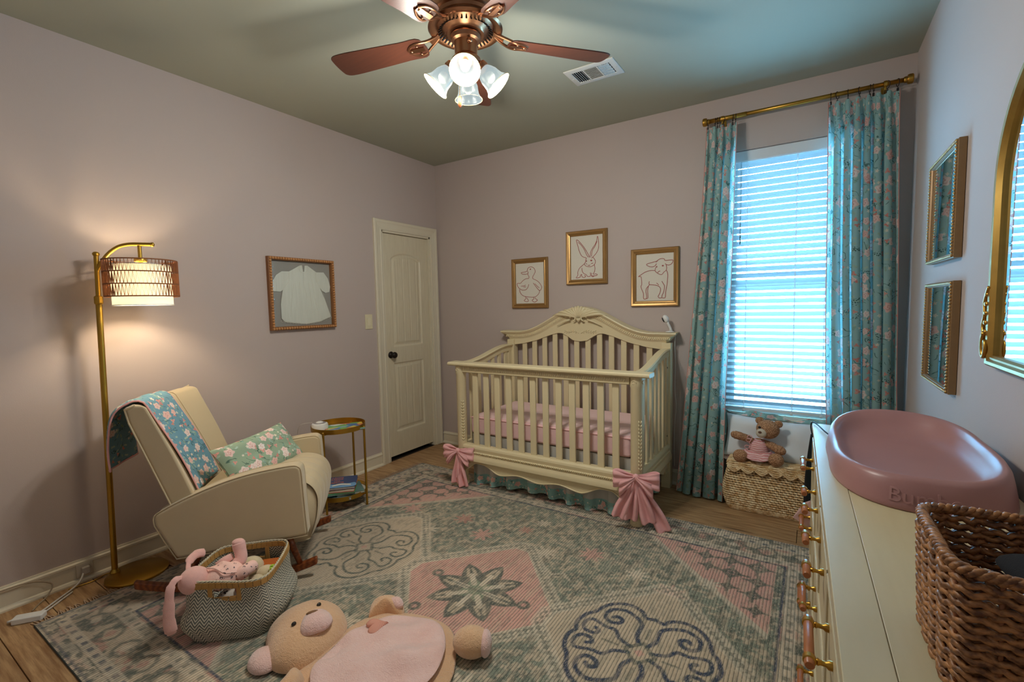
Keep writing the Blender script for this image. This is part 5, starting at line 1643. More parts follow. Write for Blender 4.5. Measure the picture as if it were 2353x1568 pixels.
def inv_bilin(q, x, y):
    (x0, y0), (x1, y1), (x2, y2), (x3, y3) = q      # TL TR BR BL
    u = v = .5
    for _ in range(12):
        fx = (1 - u) * (1 - v) * x0 + u * (1 - v) * x1 + u * v * x2 + (1 - u) * v * x3 - x
        fy = (1 - u) * (1 - v) * y0 + u * (1 - v) * y1 + u * v * y2 + (1 - u) * v * y3 - y
        a = (1 - v) * (x1 - x0) + v * (x2 - x3); b = (1 - u) * (x3 - x0) + u * (x2 - x1)
        c = (1 - v) * (y1 - y0) + v * (y2 - y3); d = (1 - u) * (y3 - y0) + u * (y2 - y1)
        D = a * d - b * c
        u -= (d * fx - b * fy) / D; v -= (a * fy - c * fx) / D
    return u, v

m_champ = plain('champagne_gold_frame', 'b08a58', .38, .85, var=.1, vs=20)
m_linen = plain('ivory_linen', 'd6d0c3', .9, var=.04, vs=120, bump=.15, bs=900)
m_thread = plain('dusty_rose_thread', 'a3534f', .85, var=.15, vs=200)
MOULD = [(0, 0), (0, .018), (.006, .024), (.012, .022), (.022, .018), (.028, .021), (.036, .018), (.040, .012), (.040, .002)]
def animal(name, label, cx, cz, w, h, quad, lines):
    p = thing(name, label, 'picture', (cx, -.002, cz), 0, 'embroidered animal pictures above the crib')
    fn = lambda a, b, d: (a, -d, b)
    frame_geo('frame', w, h, MOULD, m_champ, p, fn)
    iw, ih = w - .078, h - .078
    g = G(); g.bb((-iw / 2, -.008, -ih / 2), (iw / 2, -.002, ih / 2)); g.out('linen', m_linen, p)
    g = G()
    for ln in lines:
        P = []
        for x, y in ln:
            u, v = inv_bilin(quad, x, y); P.append(((u - .5) * iw, -.0085, (.5 - v) * ih))
        g.tube(spline(P, 4), .0023, 5)
    g.out('embroidery', m_thread, p)
    return p
duckq = [(178, 572), (500, 540), (522, 1015), (207, 1042)]
def circ(x, y, r): return [(x + r * math.cos(a), y + r * .7 * math.sin(a)) for a in [k * PI / 4 for k in range(9)]]
duck = [[(335, 738), (342, 720), (330, 700), (325, 685), (300, 690), (262, 688), (250, 672), (290, 664), (315, 652), (322, 625), (335, 610), (360, 602), (385, 610), (402, 630), (407, 660), (395, 690), (383, 715), (385, 738), (410, 748), (440, 765), (465, 790), (485, 825), (480, 860), (462, 875)],
        [(322, 655), (330, 670), (325, 685)], [(335, 738), (300, 745), (268, 770), (245, 797), (210, 800), (213, 830), (235, 858), (270, 875), (310, 870), (333, 840), (340, 805)],
        [(238, 868), (245, 900), (265, 930), (300, 948), (350, 953), (410, 950), (440, 930), (460, 900), (468, 870)], [(392, 788), (420, 825), (445, 855), (465, 875)], [(410, 795), (440, 825), (460, 840)],
        [(255, 830), (290, 825), (305, 815)], [(285, 840), (310, 835)], circ(353, 629, 6), circ(353, 629, 3),
        [(310, 950), (315, 975), (295, 998), (325, 1008), (345, 1000), (335, 978), (325, 965)], [(400, 955), (405, 972), (385, 990), (415, 1008), (445, 985), (425, 970), (418, 955)]]
rabq = [(848, 235), (1222, 200), (1225, 735), (858, 745)]
rab = [[(1035, 485), (985, 465), (955, 410), (935, 340), (918, 275), (945, 285), (985, 330), (1015, 370), (1050, 430), (1075, 480)], [(940, 300), (975, 335), (1010, 385), (1040, 450), (1062, 478)],
       [(1080, 480), (1085, 420), (1105, 375), (1135, 330), (1155, 280), (1163, 230), (1175, 290), (1175, 370), (1150, 430), (1112, 475), (1095, 490)], [(1095, 470), (1105, 400), (1135, 350), (1158, 290)],
       [(1035, 485), (1030, 510), (1028, 535), (1015, 552), (1022, 575), (1050, 588), (1080, 592), (1110, 580), (1132, 560), (1140, 530), (1128, 500), (1112, 480)], circ(1036, 523, 6), circ(1093, 517, 9), circ(1093, 517, 5),
       [(1055, 570), (1068, 578), (1080, 568)], [(1090, 555), (1115, 548)], [(1030, 552), (1045, 560)], [(1015, 555), (985, 580), (955, 610), (938, 650), (938, 690), (918, 718), (940, 720), (965, 712), (970, 690), (985, 680)],
       [(985, 605), (988, 640), (1005, 668), (1035, 685), (1050, 705), (1080, 705), (1085, 685), (1082, 660)], [(1128, 565), (1135, 610), (1130, 650), (1115, 680), (1150, 678), (1162, 690), (1140, 700), (1100, 700), (1095, 685), (1098, 665)],
       [(985, 680), (985, 705), (1010, 718), (1028, 705), (1015, 690)], [(1095, 700), (1110, 712), (1125, 705)]]
lamq = [(1637, 455), (2070, 430), (2078, 990), (1640, 1000)]
lam = [[(1870, 545), (1885, 525), (1920, 505), (1960, 505), (1975, 525), (2040, 520), (2062, 525), (2050, 560), (2020, 578), (1985, 572), (1975, 560)], [(1985, 572), (1992, 610), (1985, 640), (1960, 660), (1940, 685), (1915, 685), (1880, 665), (1860, 640), (1870, 600), (1885, 590)],
       [(1890, 530), (1830, 545), (1760, 567), (1785, 590), (1825, 598), (1860, 585), (1875, 560)], circ(1948, 585, 8), circ(1948, 585, 4), circ(1877, 598, 5), [(1890, 665), (1905, 650), (1920, 648)],
       [(1860, 640), (1810, 640), (1750, 655), (1700, 685), (1665, 710), (1690, 708), (1700, 730), (1705, 800), (1695, 825), (1710, 870), (1725, 905), (1728, 965), (1755, 970), (1765, 940), (1755, 890), (1760, 850), (1785, 820), (1800, 805), (1850, 808), (1900, 820), (1925, 850), (1920, 900), (1900, 940), (1915, 960), (1940, 955), (1945, 930), (1965, 880), (1970, 820), (1955, 790), (1940, 765)],
       [(1990, 640), (2005, 680), (2003, 760), (1995, 830), (1985, 890), (1980, 955), (1945, 958)], [(1785, 820), (1775, 870), (1780, 940), (1775, 965), (1755, 968)], [(1795, 765), (1790, 790), (1800, 805)], [(1880, 785), (1905, 810)]]
animal('duck_picture', 'gold framed pink embroidery of a duck above the crib', 1.060, 1.560, .362, .430, duckq, duck)
animal('rabbit_picture', 'gold framed pink embroidery of a sitting rabbit above the crib', 1.594, 1.745, .356, .430, rabq, rab)
animal('lamb_picture', 'gold framed pink embroidery of a lamb above the crib', 2.140, 1.558, .356, .430, lamq, lam)

# christening gown in a beaded shadow-box frame on the left wall
gf = thing('gown_frame', 'wooden bead frame holding a white baby gown on the wall beside the closet door', 'picture', (.002, -1.485, 1.484))
FWD, FHT = .515, .508
fn = lambda a, b, d: (d, a, b)
m_beadwood = plain('natural_bead_wood', 'b98350', .5, var=.28, vs=38)
frame_geo('frame', FWD, FHT, [(0, 0), (0, .030), (.008, .034), (.020, .034), (.024, .026), (.024, .002)], plain('frame_wood', '8d5c31', .55, var=.2, vs=30), gf, fn)
g = G()
for k in range(27):
    for (a, b) in ((-FWD / 2 + .011 + k * (FWD - .022) / 26, FHT / 2 - .011), (-FWD / 2 + .011 + k * (FWD - .022) / 26, -FHT / 2 + .011)):
        g.ell((.036, a, b), .0092, 10, 7)
    if 0 < k < 26:
        for (a, b) in ((-FWD / 2 + .011, -FHT / 2 + .011 + k * (FHT - .022) / 26), (FWD / 2 - .011, -FHT / 2 + .011 + k * (FHT - .022) / 26)):
            g.ell((.036, a, b), .0092, 10, 7)
b = g.out('bead_moulding', m_beadwood, gf, smooth=True); b['kind'] = 'stuff'
g = G(); g.bb((.002, -FWD / 2 + .02, -FHT / 2 + .02), (.006, FWD / 2 - .02, FHT / 2 - .02)); g.out('backing', plain('grey_linen_backing', '94918a', .95, var=.04, vs=150), gf)
gq = [(275, 240), (1185, 330), (1200, 1285), (290, 1315)]
iw, ih = FWD - .048, FHT - .048
def gp(x, y, d):
    u, v = inv_bilin(gq, x, y); return (d, (u - .5) * iw, (.5 - v) * ih)
m_gown = NT('sheer_white_batiste'); _v = m_gown.co()
m_gown.col(m_gown.mix(m_gown.noise(m_gown.mp(_v, (60, 60, 6)), 1, 3), srgb('c2c4b9'), srgb('d6d7cc'))); m_gown.set(Roughness=.9); m_gown.bump(m_gown.noise(m_gown.mp(_v, (90, 90, 5)), 1, 3), .5, .003); m_gown = m_gown.m
gown = [(700, 340), (735, 335), (750, 440), (765, 440), (775, 345), (820, 345), (960, 455), (1080, 460), (1150, 560), (1185, 690), (1165, 770), (1100, 785), (1040, 745), (1010, 700), (1090, 900), (1170, 1130), (1178, 1165), (1000, 1240), (780, 1275), (600, 1260), (450, 1238), (405, 1180), (400, 950), (440, 720), (400, 750), (300, 740), (290, 600), (350, 480), (430, 425), (540, 430)]
g = G(); P = [gp(x, y, .0075) for x, y in gown]; P2 = [gp(x, y, .0125) for x, y in gown]; n = len(P)
g.add(P + P2, [list(range(n)), list(range(n, 2 * n))[::-1]] + [(i, (i + 1) % n, n + (i + 1) % n, n + i) for i in range(n)])
gw = g.out('gown', m_gown, gf)
m_gline = plain('ivory_gown_seam', 'd3d0c2', .9)
g = G()
for ln in ([(755, 460), (755, 640), (800, 850)], [(690, 600), (690, 800)], [(880, 560), (905, 720), (930, 920), (960, 1050)], [(540, 430), (530, 580), (440, 720), (400, 950)], [(950, 465), (960, 600), (1040, 745), (1090, 900), (1170, 1130)], [(600, 640), (560, 900), (540, 1150)], [(830, 600), (850, 800), (880, 1100)],
           [(700, 345), (690, 400), (720, 450), (755, 465), (800, 450), (825, 410), (820, 350)], [(735, 340), (748, 440)], [(775, 348), (765, 440)], [(540, 440), (500, 560), (430, 560)], [(970, 600), (1060, 540)]):
    g.tube(spline([gp(x, y, .0128) for x, y in ln], 5), .0011, 5)
for k in range(20):
    s = k / 19; x = 410 + 765 * s; y = 1225 + 48 * math.sin(PI * s * .9) - 65 * s ** 3
    g.tube([gp(x + 17 * math.cos(a), y + 14 * math.sin(a), .0128) for a in [j * PI / 4 for j in range(8)]], .001, 4, closed=True)
g.out('lace', m_gline, gw)
g = G(); g.add([(.027, -FWD / 2 + .022, -FHT / 2 + .022), (.027, FWD / 2 - .022, -FHT / 2 + .022), (.027, FWD / 2 - .022, FHT / 2 - .022), (.027, -FWD / 2 + .022, FHT / 2 - .022)], [(0, 1, 2, 3)]); g.out('glazing', m_picglass, gf)

# two floral prints on the right wall
for (label, yc, zc, w, h) in (('upper of two bead edged floral prints on the wall by the window', -.918, 1.735, .475, .440), ('lower of two bead edged floral prints on the wall by the window', -.935, 1.212, .475, .432)):
    p = thing('floral_print', label, 'picture', (RW - .002, yc, zc), 0, 'floral prints by the window')
    fn = lambda a, b, d: (-d, a, b)
    frame_geo('frame', w, h, [(0, 0), (0, .022), (.006, .026), (.016, .026), (.020, .020), (.020, .002)], plain('bronze_wood_frame', '8d6f4c', .42, .35, var=.15, vs=25), p, fn)
    g = G(); n1 = 34; 
    for k in range(n1):
        for s in (-1, 1):
            g.ell((-.0265, -w / 2 + .009 + k * (w - .018) / (n1 - 1), s * (h / 2 - .008)), .0062, 8, 6)
            g.ell((-.0265, s * (w / 2 - .008), -h / 2 + .009 + k * (h - .018) / (n1 - 1)), .0062, 8, 6)
    b = g.out('bead_edge', m_champ, p, smooth=True); b['kind'] = 'stuff'
    a0, b0 = w / 2 - .02, h / 2 - .02
    g = G(); g.bb((-.008, -a0, -b0), (-.002, a0, b0)); g.out('mat_board', plain('pale_blue_mat', 'b9cccd', .9), p)
    g = G(); q = .118
    g.add([(-.0086, -a0 + q, -b0 + q), (-.0086, a0 - q, -b0 + q), (-.0086, a0 - q, b0 - q), (-.0086, -a0 + q, b0 - q)], [(0, 1, 2, 3)], [[(0, 0), (.27, 0), (.27, .25), (0, .25)]])
    g.out('print', m_fl_print, p)
    g = G(); g.add([(-.0185, -a0, -b0), (-.0185, a0, -b0), (-.0185, a0, b0), (-.0185, -a0, b0)], [(0, 1, 2, 3)]); g.out('glazing', m_picglass, p)

# arched mirror on the right wall
mi = thing('arched_mirror', 'arched brass framed mirror with scrolled ornament on the right wall', 'mirror', (RW - .002, -2.06, 1.16))
MW, MST, MR = .92, .50, .46      # width, straight side height, arch radius
def arch(off, n=40):
    r = MW / 2 - off; rise = .36 - off
    pts = [(-r, off), (-r, MST)]
    for k in range(1, n):
        a = PI - PI * k / n; c_, s_ = math.cos(a), math.sin(a)
        pts.append((r * math.copysign(abs(c_) ** .9, c_), MST + rise * abs(s_) ** .9))
    pts += [(r, MST), (r, off)]
    return pts
prof = [(0, 0), (0, .020), (.006, .026), (.014, .024), (.020, .018), (.026, .020), (.032, .014), (.032, .004)]
g = G(); rings = [[(-d, a, b) for a, b in arch(q)] for q, d in prof]; n = len(rings[0]); m = len(prof)
vs = [p for r in rings for p in r]
g.add(vs, [(i * n + k, i * n + (k + 1) % n, ((i + 1) % m) * n + (k + 1) % n, ((i + 1) % m) * n + k) for i in range(m) for k in range(n)])
g.out('frame', plain('antique_brass_frame', 'ab8b4a', .38, .9, var=.25, vs=18), mi, auto=30)
mm = NT('silvered_mirror'); mm.col((.86, .9, .9, 1)); mm.set(Metallic=1.0, Roughness=.015)
A = arch(.030); g = G(); g.add([(-.007, a, b) for a, b in A], [list(range(len(A)))]); g.out('mirror_glass', mm.m, mi)
for s in (-1, 1):
    g = G(); y0 = s * (MW / 2 - .012)
    pts = [(-.026, y0 + s * (.022 - .018 * k / 20) * (math.sin(k * .42)) + s * .012, .055 + .042 * math.cos(k * .42) * (1 - k / 26)) for k in range(21)]
    g.tube(pts, [.008 - .0002 * k for k in range(21)], 8)
    g.tube(spline([(-.026, y0 + s * .022, .09), (-.026, y0 + s * .034, .12), (-.026, y0 + s * .018, .15), (-.026, y0 + s * .024, .19), (-.024, y0, .235)], 6), .0055, 8)
    for k in range(5): g.ell((-.024, y0 + s * .016, .10 + .028 * k), (.007, .013, .009), 10, 7)
    g.out('scroll_ornament', m_brass, mi, smooth=True)

# ceiling register
vt = thing('ceiling_vent', 'white ceiling air register with three louvre banks', 'vent', (2.012, -.84, RH))
m_vent = plain('vent_white_enamel', 'cfcfca', .45, var=.03)
VW, VH = .305, .205
g = G(); fnv = lambda a, b, d: (a, b, -d)
frame_geo('frame', VW, VH, [(0, 0), (0, .004), (.006, .007), (.034, .007), (.036, .004), (.036, 0)], m_vent, vt, fnv)
g = G(); g.bb((-VW / 2 + .03, -VH / 2 + .03, -.002), (VW / 2 - .03, VH / 2 - .03, -.0005)); g.out('duct_shade_plate', m_black, vt)  # black plate stands in for the shade behind the louvres
ix, iy = VW / 2 - .036, VH / 2 - .036
for x in (-ix * .36, ix * .36):
    g = G(); g.bb((x - .004, -iy, -.008), (x + .004, iy, -.002)); g.out('divider', m_vent, vt)
for k in range(9):
    y = -iy + .006 + k * (2 * iy - .012) / 8
    g = G(); g.box((0, y, -.006), (ix * .72 - .008, .011, .0012), (.75, 0, 0)); g.out('louvre', m_vent, vt)
for k in range(5):
    for s in (-1, 1):
        x = s * (ix * .36 + .012 + k * (ix * .64 - .016) / 4.6)
        g = G(); g.box((x, 0, -.006), (.011, 2 * iy, .0012), (0, -s * .8, 0)); g.out('louvre', m_vent, vt)
g = G()
for k in range(5): g.bb((ix * .36 + .004, -iy + .01 + k * iy * .45, -.0085), (ix, -iy + .012 + k * iy * .45, -.0065))
g.out('crossbar', m_vent, vt)
g = G()
for sx in (-1, 1): g.lathe([(.004, 0), (.004, -.002), (0, -.003)], 10, (sx * (VW / 2 - .017), 0, -.007))
g.out('screw', m_vent, vt)

# ------------------------------------------------------------------ ceiling fan
fan = thing('ceiling_fan', 'copper bronze ceiling fan with five brown blades and a four shade light kit', 'ceiling fan', (FAN[0], FAN[1], RH))
g = G()
g.lathe([(.0, 0), (.128, 0), (.132, -.006), (.132, -.022), (.140, -.030), (.142, -.05), (.142, -.140), (.138, -.150), (.130, -.156), (.126, -.168), (.130, -.176), (.128, -.186), (.112, -.202), (.084, -.214), (.078, -.222), (.0, -.224)], 64)
g.out('motor_housing', m_bronze, fan, auto=30)
g = G()
for k in range(36):
    a = 2 * PI * k / 36
    q = Matrix.Rotation(a, 3, 'Z') @ Matrix.Rotation(.62, 3, 'Y')
    g.box((.103 * math.cos(a), .103 * math.sin(a), -.2085), (.030, .007, .004), q)
b = g.out('cooling_vent', m_dark, fan); b['kind'] = 'stuff'
g = G(); g.lathe([(.120, -.178), (.150, -.188), (.158, -.200), (.150, -.208), (.135, -.206), (.120, -.196)], 64, close=True); g.out('flywheel', m_bronze, fan, auto=40)
t = NT('cherry_blade'); v = t.co()
t.col(t.mix(t.noise(t.mp(v, (2.5, 40, 1)), 2.5, 4), srgb('3a1f17'), srgb('5a3122'))); t.set(Roughness=.4); m_blade = t.m
CAMAZ = math.atan2(-3.5509 - FAN[1], 3.1345 - FAN[0])
for k in range(5):
    a = CAMAZ + PI + k * 2 * PI / 5 - math.radians(6)
    outl = sp2([(.20, -.048), (.30, -.056), (.45, -.064), (.60, -.070), (.650, -.060), (.662, -.03), (.662, .03), (.650, .060), (.60, .070), (.45, .064), (.30, .056), (.20, .048)], 4)
    g = G(); g.M = Matrix.Rotation(a, 4, 'Z') @ Matrix.Translation((0, 0, -.232)) @ Matrix.Rotation(math.radians(11), 4, 'X')
    g.prism(outl, -.003, .003)
    bldo = g.out('blade', m_blade, fan, bev=.002, seg=1)
    g = G(); g.M = Matrix.Rotation(a, 4, 'Z')
    for s in (-1, 1):
        g.tube(spline([(.13, s * .010, -.203), (.17, s * .022, -.222), (.215, s * .034, -.236 + s * .006), (.25, s * .028, -.237 + s * .005), (.275, s * .008, -.238)], 5), .006, 8)
    g.box((.145, 0, -.208), (.05, .034, .008), (0, .35, 0)); g.box((.235, 0, -.2385), (.075, .022, .005), (math.radians(11), 0, 0))
    for (x, y) in ((.225, .022), (.225, -.022), (.262, 0)): g.ell((x, y, -.241 + y * .2), (.006, .006, .004), 8, 6)
    g.out('blade_iron', m_bronze, fan, auto=40)
g = G(); g.lathe([(.0, -.222), (.062, -.224), (.066, -.232), (.060, -.246), (.050, -.252), (.048, -.306), (.054, -.314), (.062, -.322), (.064, -.334), (.058, -.350), (.042, -.366), (.026, -.374), (.022, -.388), (.012, -.396), (0, -.398)], 48)
lk = g.out('light_fitter', m_bronze, fan, auto=30)
g = G(); g.ell((.052 * math.cos(CAMAZ + .3), .052 * math.sin(CAMAZ + .3), -.268), (.013, .013, .010), 14, 8); g.out('switch_cap', m_bronze, lk, smooth=True)
t = NT('frosted_bell_glass'); t.col((.03, .033, .034, 1)); t.set(Roughness=.3, Emission_Color=(.66, .84, .90, 1), Emission_Strength=.42)
_tr = t.n('ShaderNodeBsdfTransparent'); _tr.inputs[0].default_value = (.9, .88, .82, 1)
_mx = t.n('ShaderNodeMixShader'); _mx.inputs[0].default_value = .30
t.L.new(t.b.outputs[0], _mx.inputs[1]); t.L.new(_tr.outputs[0], _mx.inputs[2]); t.L.new(_mx.outputs[0], t.o.inputs[0])
m_bell = t.m
m_fanbulb = NT('lit_fan_bulb'); m_fanbulb.col((.5, .5, .5, 1)); m_fanbulb.set(Emission_Color=(.86, .95, 1, 1), Emission_Strength=.55); m_fanbulb = m_fanbulb.m
bell = [(.026, 0), (.030, .004), (.033, .014), (.042, .030), (.050, .052), (.052, .072), (.055, .090), (.064, .108), (.073, .118), (.0705, .1185), (.061, .109), (.052, .091), (.049, .072), (.047, .052), (.039, .031), (.030, .015), (.026, .006)]
for k in range(4):
    a = CAMAZ + k * PI / 2 + math.radians(-3)
    ax = Vector((math.cos(a) * .70, math.sin(a) * .70, -.71)).normalized()
    o_ = Vector((math.cos(a) * .052, math.sin(a) * .052, -.345))
    g = G(); g.tube([Vector((math.cos(a) * .030, math.sin(a) * .030, -.335)), o_ + ax * .012], [.016, .018], 14); g.lathe([(.020, 0), (.031, .004), (.033, .022), (.029, .028)], 24, o_, ax); g.out('shade_holder', m_bronze, lk, auto=40)
    g = G(); g.lathe([(r_ * .86, z_ * .86) for r_, z_ in bell], 40, o_ + ax * .016, ax, close=True); g.out('glass_shade', m_bell, fan, smooth=True)
    g = G(); g.tube([o_ + ax * .1178 + (Vector((math.cos(a + PI / 2), math.sin(a + PI / 2), 0)) * math.cos(th) + ax.cross(Vector((math.cos(a + PI / 2), math.sin(a + PI / 2), 0))) * math.sin(th)) * .0622 for th in [2 * PI * j / 36 for j in range(36)]], .0017, 6, closed=True)
    g.out('shade_rim', plain('amber_rim_glow', 'c9b98a', .3), fan, smooth=True)  # amber colour stands in for the yellow glow at the shade edge
    g = G(); g.ell(o_ + ax * .068, (.021, .021, .024), 16, 10); g.out('bulb', m_fanbulb, fan, smooth=True)
    ld = bpy.data.lights.new('fan_light', 'POINT'); ld.energy = FAN_W; ld.color = (1, .97, .88); ld.shadow_soft_size = .05
    lo = bpy.data.objects.new('fan_light', ld); COL.objects.link(lo); lo.location = Vector((FAN[0], FAN[1], RH)) + o_ + ax * .128
for (a, L, sc_) in ((CAMAZ - .55, .170, 1.0), (CAMAZ + .30, .105, .55)):
    x, y = .046 * math.cos(a) * 1.3, .046 * math.sin(a) * 1.3
    g = G()
    n = int(L / .006)
    for j in range(n): g.ell((x, y, -.325 - j * .006), .0021, 6, 4)
    ch = g.out('pull_chain', m_brass, fan)
    g = G(); g.lathe([(.003 * sc_, 0), (.007 * sc_, -.006 * sc_), (.0095 * sc_, -.022 * sc_), (.0085 * sc_, -.036 * sc_), (.004 * sc_, -.046 * sc_), (0, -.048 * sc_)], 16, (x, y, -.325 - n * .006)); g.out('wood_pull', plain('turned_pull_wood', '8a4a28', .35, var=.2, vs=60), ch, smooth=True)
# ------------------------------------------------------------------ woven trunk under the window
TKC = Vector((2.968, -.150, 0)); TW, TD, TH = .60, .235, .315
tk = thing('wicker_trunk', 'woven seagrass trunk with scalloped lid below the window', 'trunk', TKC)
m_weave_d = plain('seagrass_core', '4c3821', .85, var=.3, vs=50)
def tsec(z):          # half width, half depth
    q = z / TH
    b = math.sin(PI * min(1, max(0, q)) ** .8)
    return TW / 2 - .035 + .038 * b, TD / 2 - .022 + .024 * b
def tpt(s, z, off=0.0):
    hx, hy = tsec(z); hx += off; hy += off; r = .03
    # rounded rectangle by perimeter fraction starting at back-left, going round the left, front, right, back
    segs = [(Vector((-hx, hy)), Vector((-hx, -hy))), (Vector((-hx, -hy)), Vector((hx, -hy))), (Vector((hx, -hy)), Vector((hx, hy))), (Vector((hx, hy)), Vector((-hx, hy)))]
    Ls = [(b - a).length for a, b in segs]; T_ = sum(Ls); d = (s % 1.0) * T_
    for (a, b), L in zip(segs, Ls):
        if d <= L:
            p = a.lerp(b, d / L)
            break
        d -= L
    # soften the corners
    p = Vector((p.x, p.y)); ex, ey = abs(p.x) / hx, abs(p.y) / hy
    k = 1 - .05 * max(0, ex + ey - 1.75) / .25
    return Vector((p.x * k, p.y * k, z))
g = G(); NS_ = 80
zs = [TH * k / 10 for k in range(11)]
g.add([tpt(k / NS_, z, -.008) for z in zs for k in range(NS_)], [(j * NS_ + k, j * NS_ + (k + 1) % NS_, (j + 1) * NS_ + (k + 1) % NS_, (j + 1) * NS_ + k) for j in range(10) for k in range(NS_)] + [list(range(NS_))[::-1], [10 * NS_ + k for k in range(NS_)]])
g.out('body', m_weave_d, tk, smooth=False)
# weave: rows of short fat strands on the visible faces, alternating over and under
t = NT('seagrass_strand'); v = t.co()
n_ = t.noise(v, 34, 2); n2_ = t.noise(t.mp(v, (80, 80, 300)), 1, 2)
c = t.mix(t.ss(n_, .3, .7), srgb('cfa670'), srgb('fae4ba')); c = t.mix(t.ma('MULTIPLY', t.ss(n2_, .5, .7), .35), c, srgb('86603a'))
t.col(c); t.set(Roughness=.7); t.bump(n2_, .4, .002); m_strand = t.m
rows = 19
for j in range(rows):
    z = .008 + (TH - .03) * (j + .5) / rows; g = G()
    n = 74
    for k in range(n):
        s = (k + .5 * (j % 2)) / n
        if .68 < (s % 1.0) < .99: continue         # back face stands against the wall
        w = .54 / n
        P = [tpt(s - w, z, -.006), tpt(s - w * .5, z + .001, .0025), tpt(s + w * .5, z - .001, .0025), tpt(s + w, z, -.006)]
        g.tube(P, [.004, .0070, .0070, .004], 6)
    b = g.out('woven_row', m_strand, tk, smooth=True)
g = G()
for z in (.006, .022): g.tube([tpt(.0 + .70 * k / 60, z, .004) for k in range(61)], .004, 6)
g.out('base_braid', m_strand, tk, smooth=True)
# lid: flat woven top with a scalloped skirt in front and at the side
g = G(); hx, hy = TW / 2 - .028, TD / 2 - .012
g.bb((-hx, -hy, TH - .004), (hx, hy, TH + .014)); ld_ = g.out('lid', m_weave_d, tk, bev=.008)
g = G()
for k in range(13):
    y = -hy + .006 + k * (2 * hy - .012) / 12
    n = 40
    for i in range(n):
        x0 = -hx + (2 * hx) * (i + .5 * (k % 2)) / n
        g.tube([(x0, y, TH + .010), (x0 + .004, y, TH + .017), (x0 + .010, y, TH + .017), (x0 + .014, y, TH + .010)], [.005, .0085, .0085, .005], 5)
b = g.out('lid_weave', m_strand, ld_, smooth=True); b['kind'] = 'stuff'
SCN = 7
def scal(s): return .030 + .026 * abs(math.sin(PI * s * SCN))
for r_ in range(4):
    g = G(); n = 64
    for k in range(n):
        s = (k + .5 * (r_ % 2)) / n; x = -hx - .004 + (2 * hx + .008) * s
        dz = scal(s) * (r_ + .5) / 4
        w = .0052
        y = -hy - .017 - .006 * (r_ / 3)
        g.tube([(x - w, y + .004, TH + .012 - dz), (x - w * .4, y - .003, TH + .012 - dz), (x + w * .4, y - .003, TH + .011 - dz), (x + w, y + .004, TH + .012 - dz)], [.004, .0075, .0075, .004], 6)
    g.out('scallop_row', m_strand, ld_, smooth=True)
g = G(); g.tube([(-hx - .004 + (2 * hx + .008) * k / 160, -hy - .028, TH + .008 - scal(k / 160)) for k in range(161)], .0042, 6)
g.tube([(-hx, -hy - .006, TH + .014), (hx, -hy - .006, TH + .014)], .005, 8); g.tube([(-hx - .002, -hy, TH + .014), (-hx - .002, hy, TH + .014)], .005, 8)
for r_ in range(3):
    g.tube([(-hx - .005, -hy + 2 * hy * k / 40, TH + .008 - .012 * r_ + .003 * math.sin(k * 2.4 + r_)) for k in range(41)], .006, 6)
g.out('braided_edge', m_strand, ld_, smooth=True)

# white sham with a floral ruffle leaning against the window apron
R_ = Euler((math.radians(72), math.radians(3), 0)).to_matrix()
sh = pillow('pillow_sham', 'white pillow with a teal floral ruffle behind the crocheted bear', (2.925, -.104, .452), (math.radians(76), math.radians(2.5), 0), .55, .285, .10, m_whitecloth)
g = G()
def ruf(u, w):
    P = [(-.27, -.135), (.27, -.135), (.27, .138), (-.27, .138)]
    per = [.54, .273, .54, .273]; T_ = sum(per); d = (u % 1.0) * T_; k = 0
    while d > per[k]: d -= per[k]; k = (k + 1) % 4
    a, b = Vector(P[k]), Vector(P[(k + 1) % 4]); p = a.lerp(b, d / per[k])
    n = Vector((p.x / .27, p.y / .14)); n = Vector((math.copysign(max(0, abs(n.x) - .80) / .2, n.x), math.copysign(max(0, abs(n.y) - .80) / .2, n.y)))
    if n.length > 0: n.normalize()
    L = w * ((.048 if abs(p.x) > .255 else .026) + .014 * math.sin(u * 29) + .008 * math.sin(u * 61))
    return (p.x + n.x * L, p.y + n.y * L, -.018 + .016 * w * math.sin(u * 95) + .014 * w * math.sin(u * 31))
g.grid(ruf, 300, 6, uvfn=lambda u, w: (u * 1.6, w * .06))
for f in range(len(g.f) - 1, -1, -1):
    pass
g.out('ruffle', m_fl_sham, sh, smooth=True)

# crocheted bear in a pink dress sitting on the trunk
t = NT('crochet_yarn'); v = t.co()
q = t.n('ShaderNodeTexVoronoi'); t.L.new(t.mp(v, (150, 150, 190)), q.inputs['Vector']); q.inputs['Scale'].default_value = 1
t.col(t.mix(t.ss(q.outputs['Distance'], .15, .6), srgb('d6a982'), srgb('946b4c'))); t.set(Roughness=.95); t.bump(q.outputs['Distance'], -.9, .004); m_croch = t.m
be = thing('crochet_bear', 'crocheted brown teddy bear in a pink dress sitting on the woven trunk', 'teddy bear', (2.868, -.200, TH + .018))
BZ = TH + .018
def bg():
    g = G(); g.M = Matrix.Translation((-2.868, .200, -BZ)); return g
g = bg(); g.ell((2.866, -.195, .415), (.052, .045, .066), 22, 14); g.out('body', m_croch, be, smooth=True)
g = bg(); g.ell((2.915, -.205, .548), (.067, .056, .060), 26, 16, (0, .12, 0)); hd = g.out('head', m_croch, be, smooth=True)
for (x, z, sc_) in ((2.868, .598, 1), (2.972, .586, 1)):
    g = bg(); g.ell((x, -.198, z), (.026, .013, .024), 16, 10); g.out('ear', m_croch, hd, smooth=True)
g = bg(); g.ell((2.882, -.252, .530), (.031, .026, .030), 18, 12); g.out('muzzle', plain('cream_yarn', 'cfc4b0', .95, var=.1, vs=150, bump=.5, bs=300), hd, smooth=True)
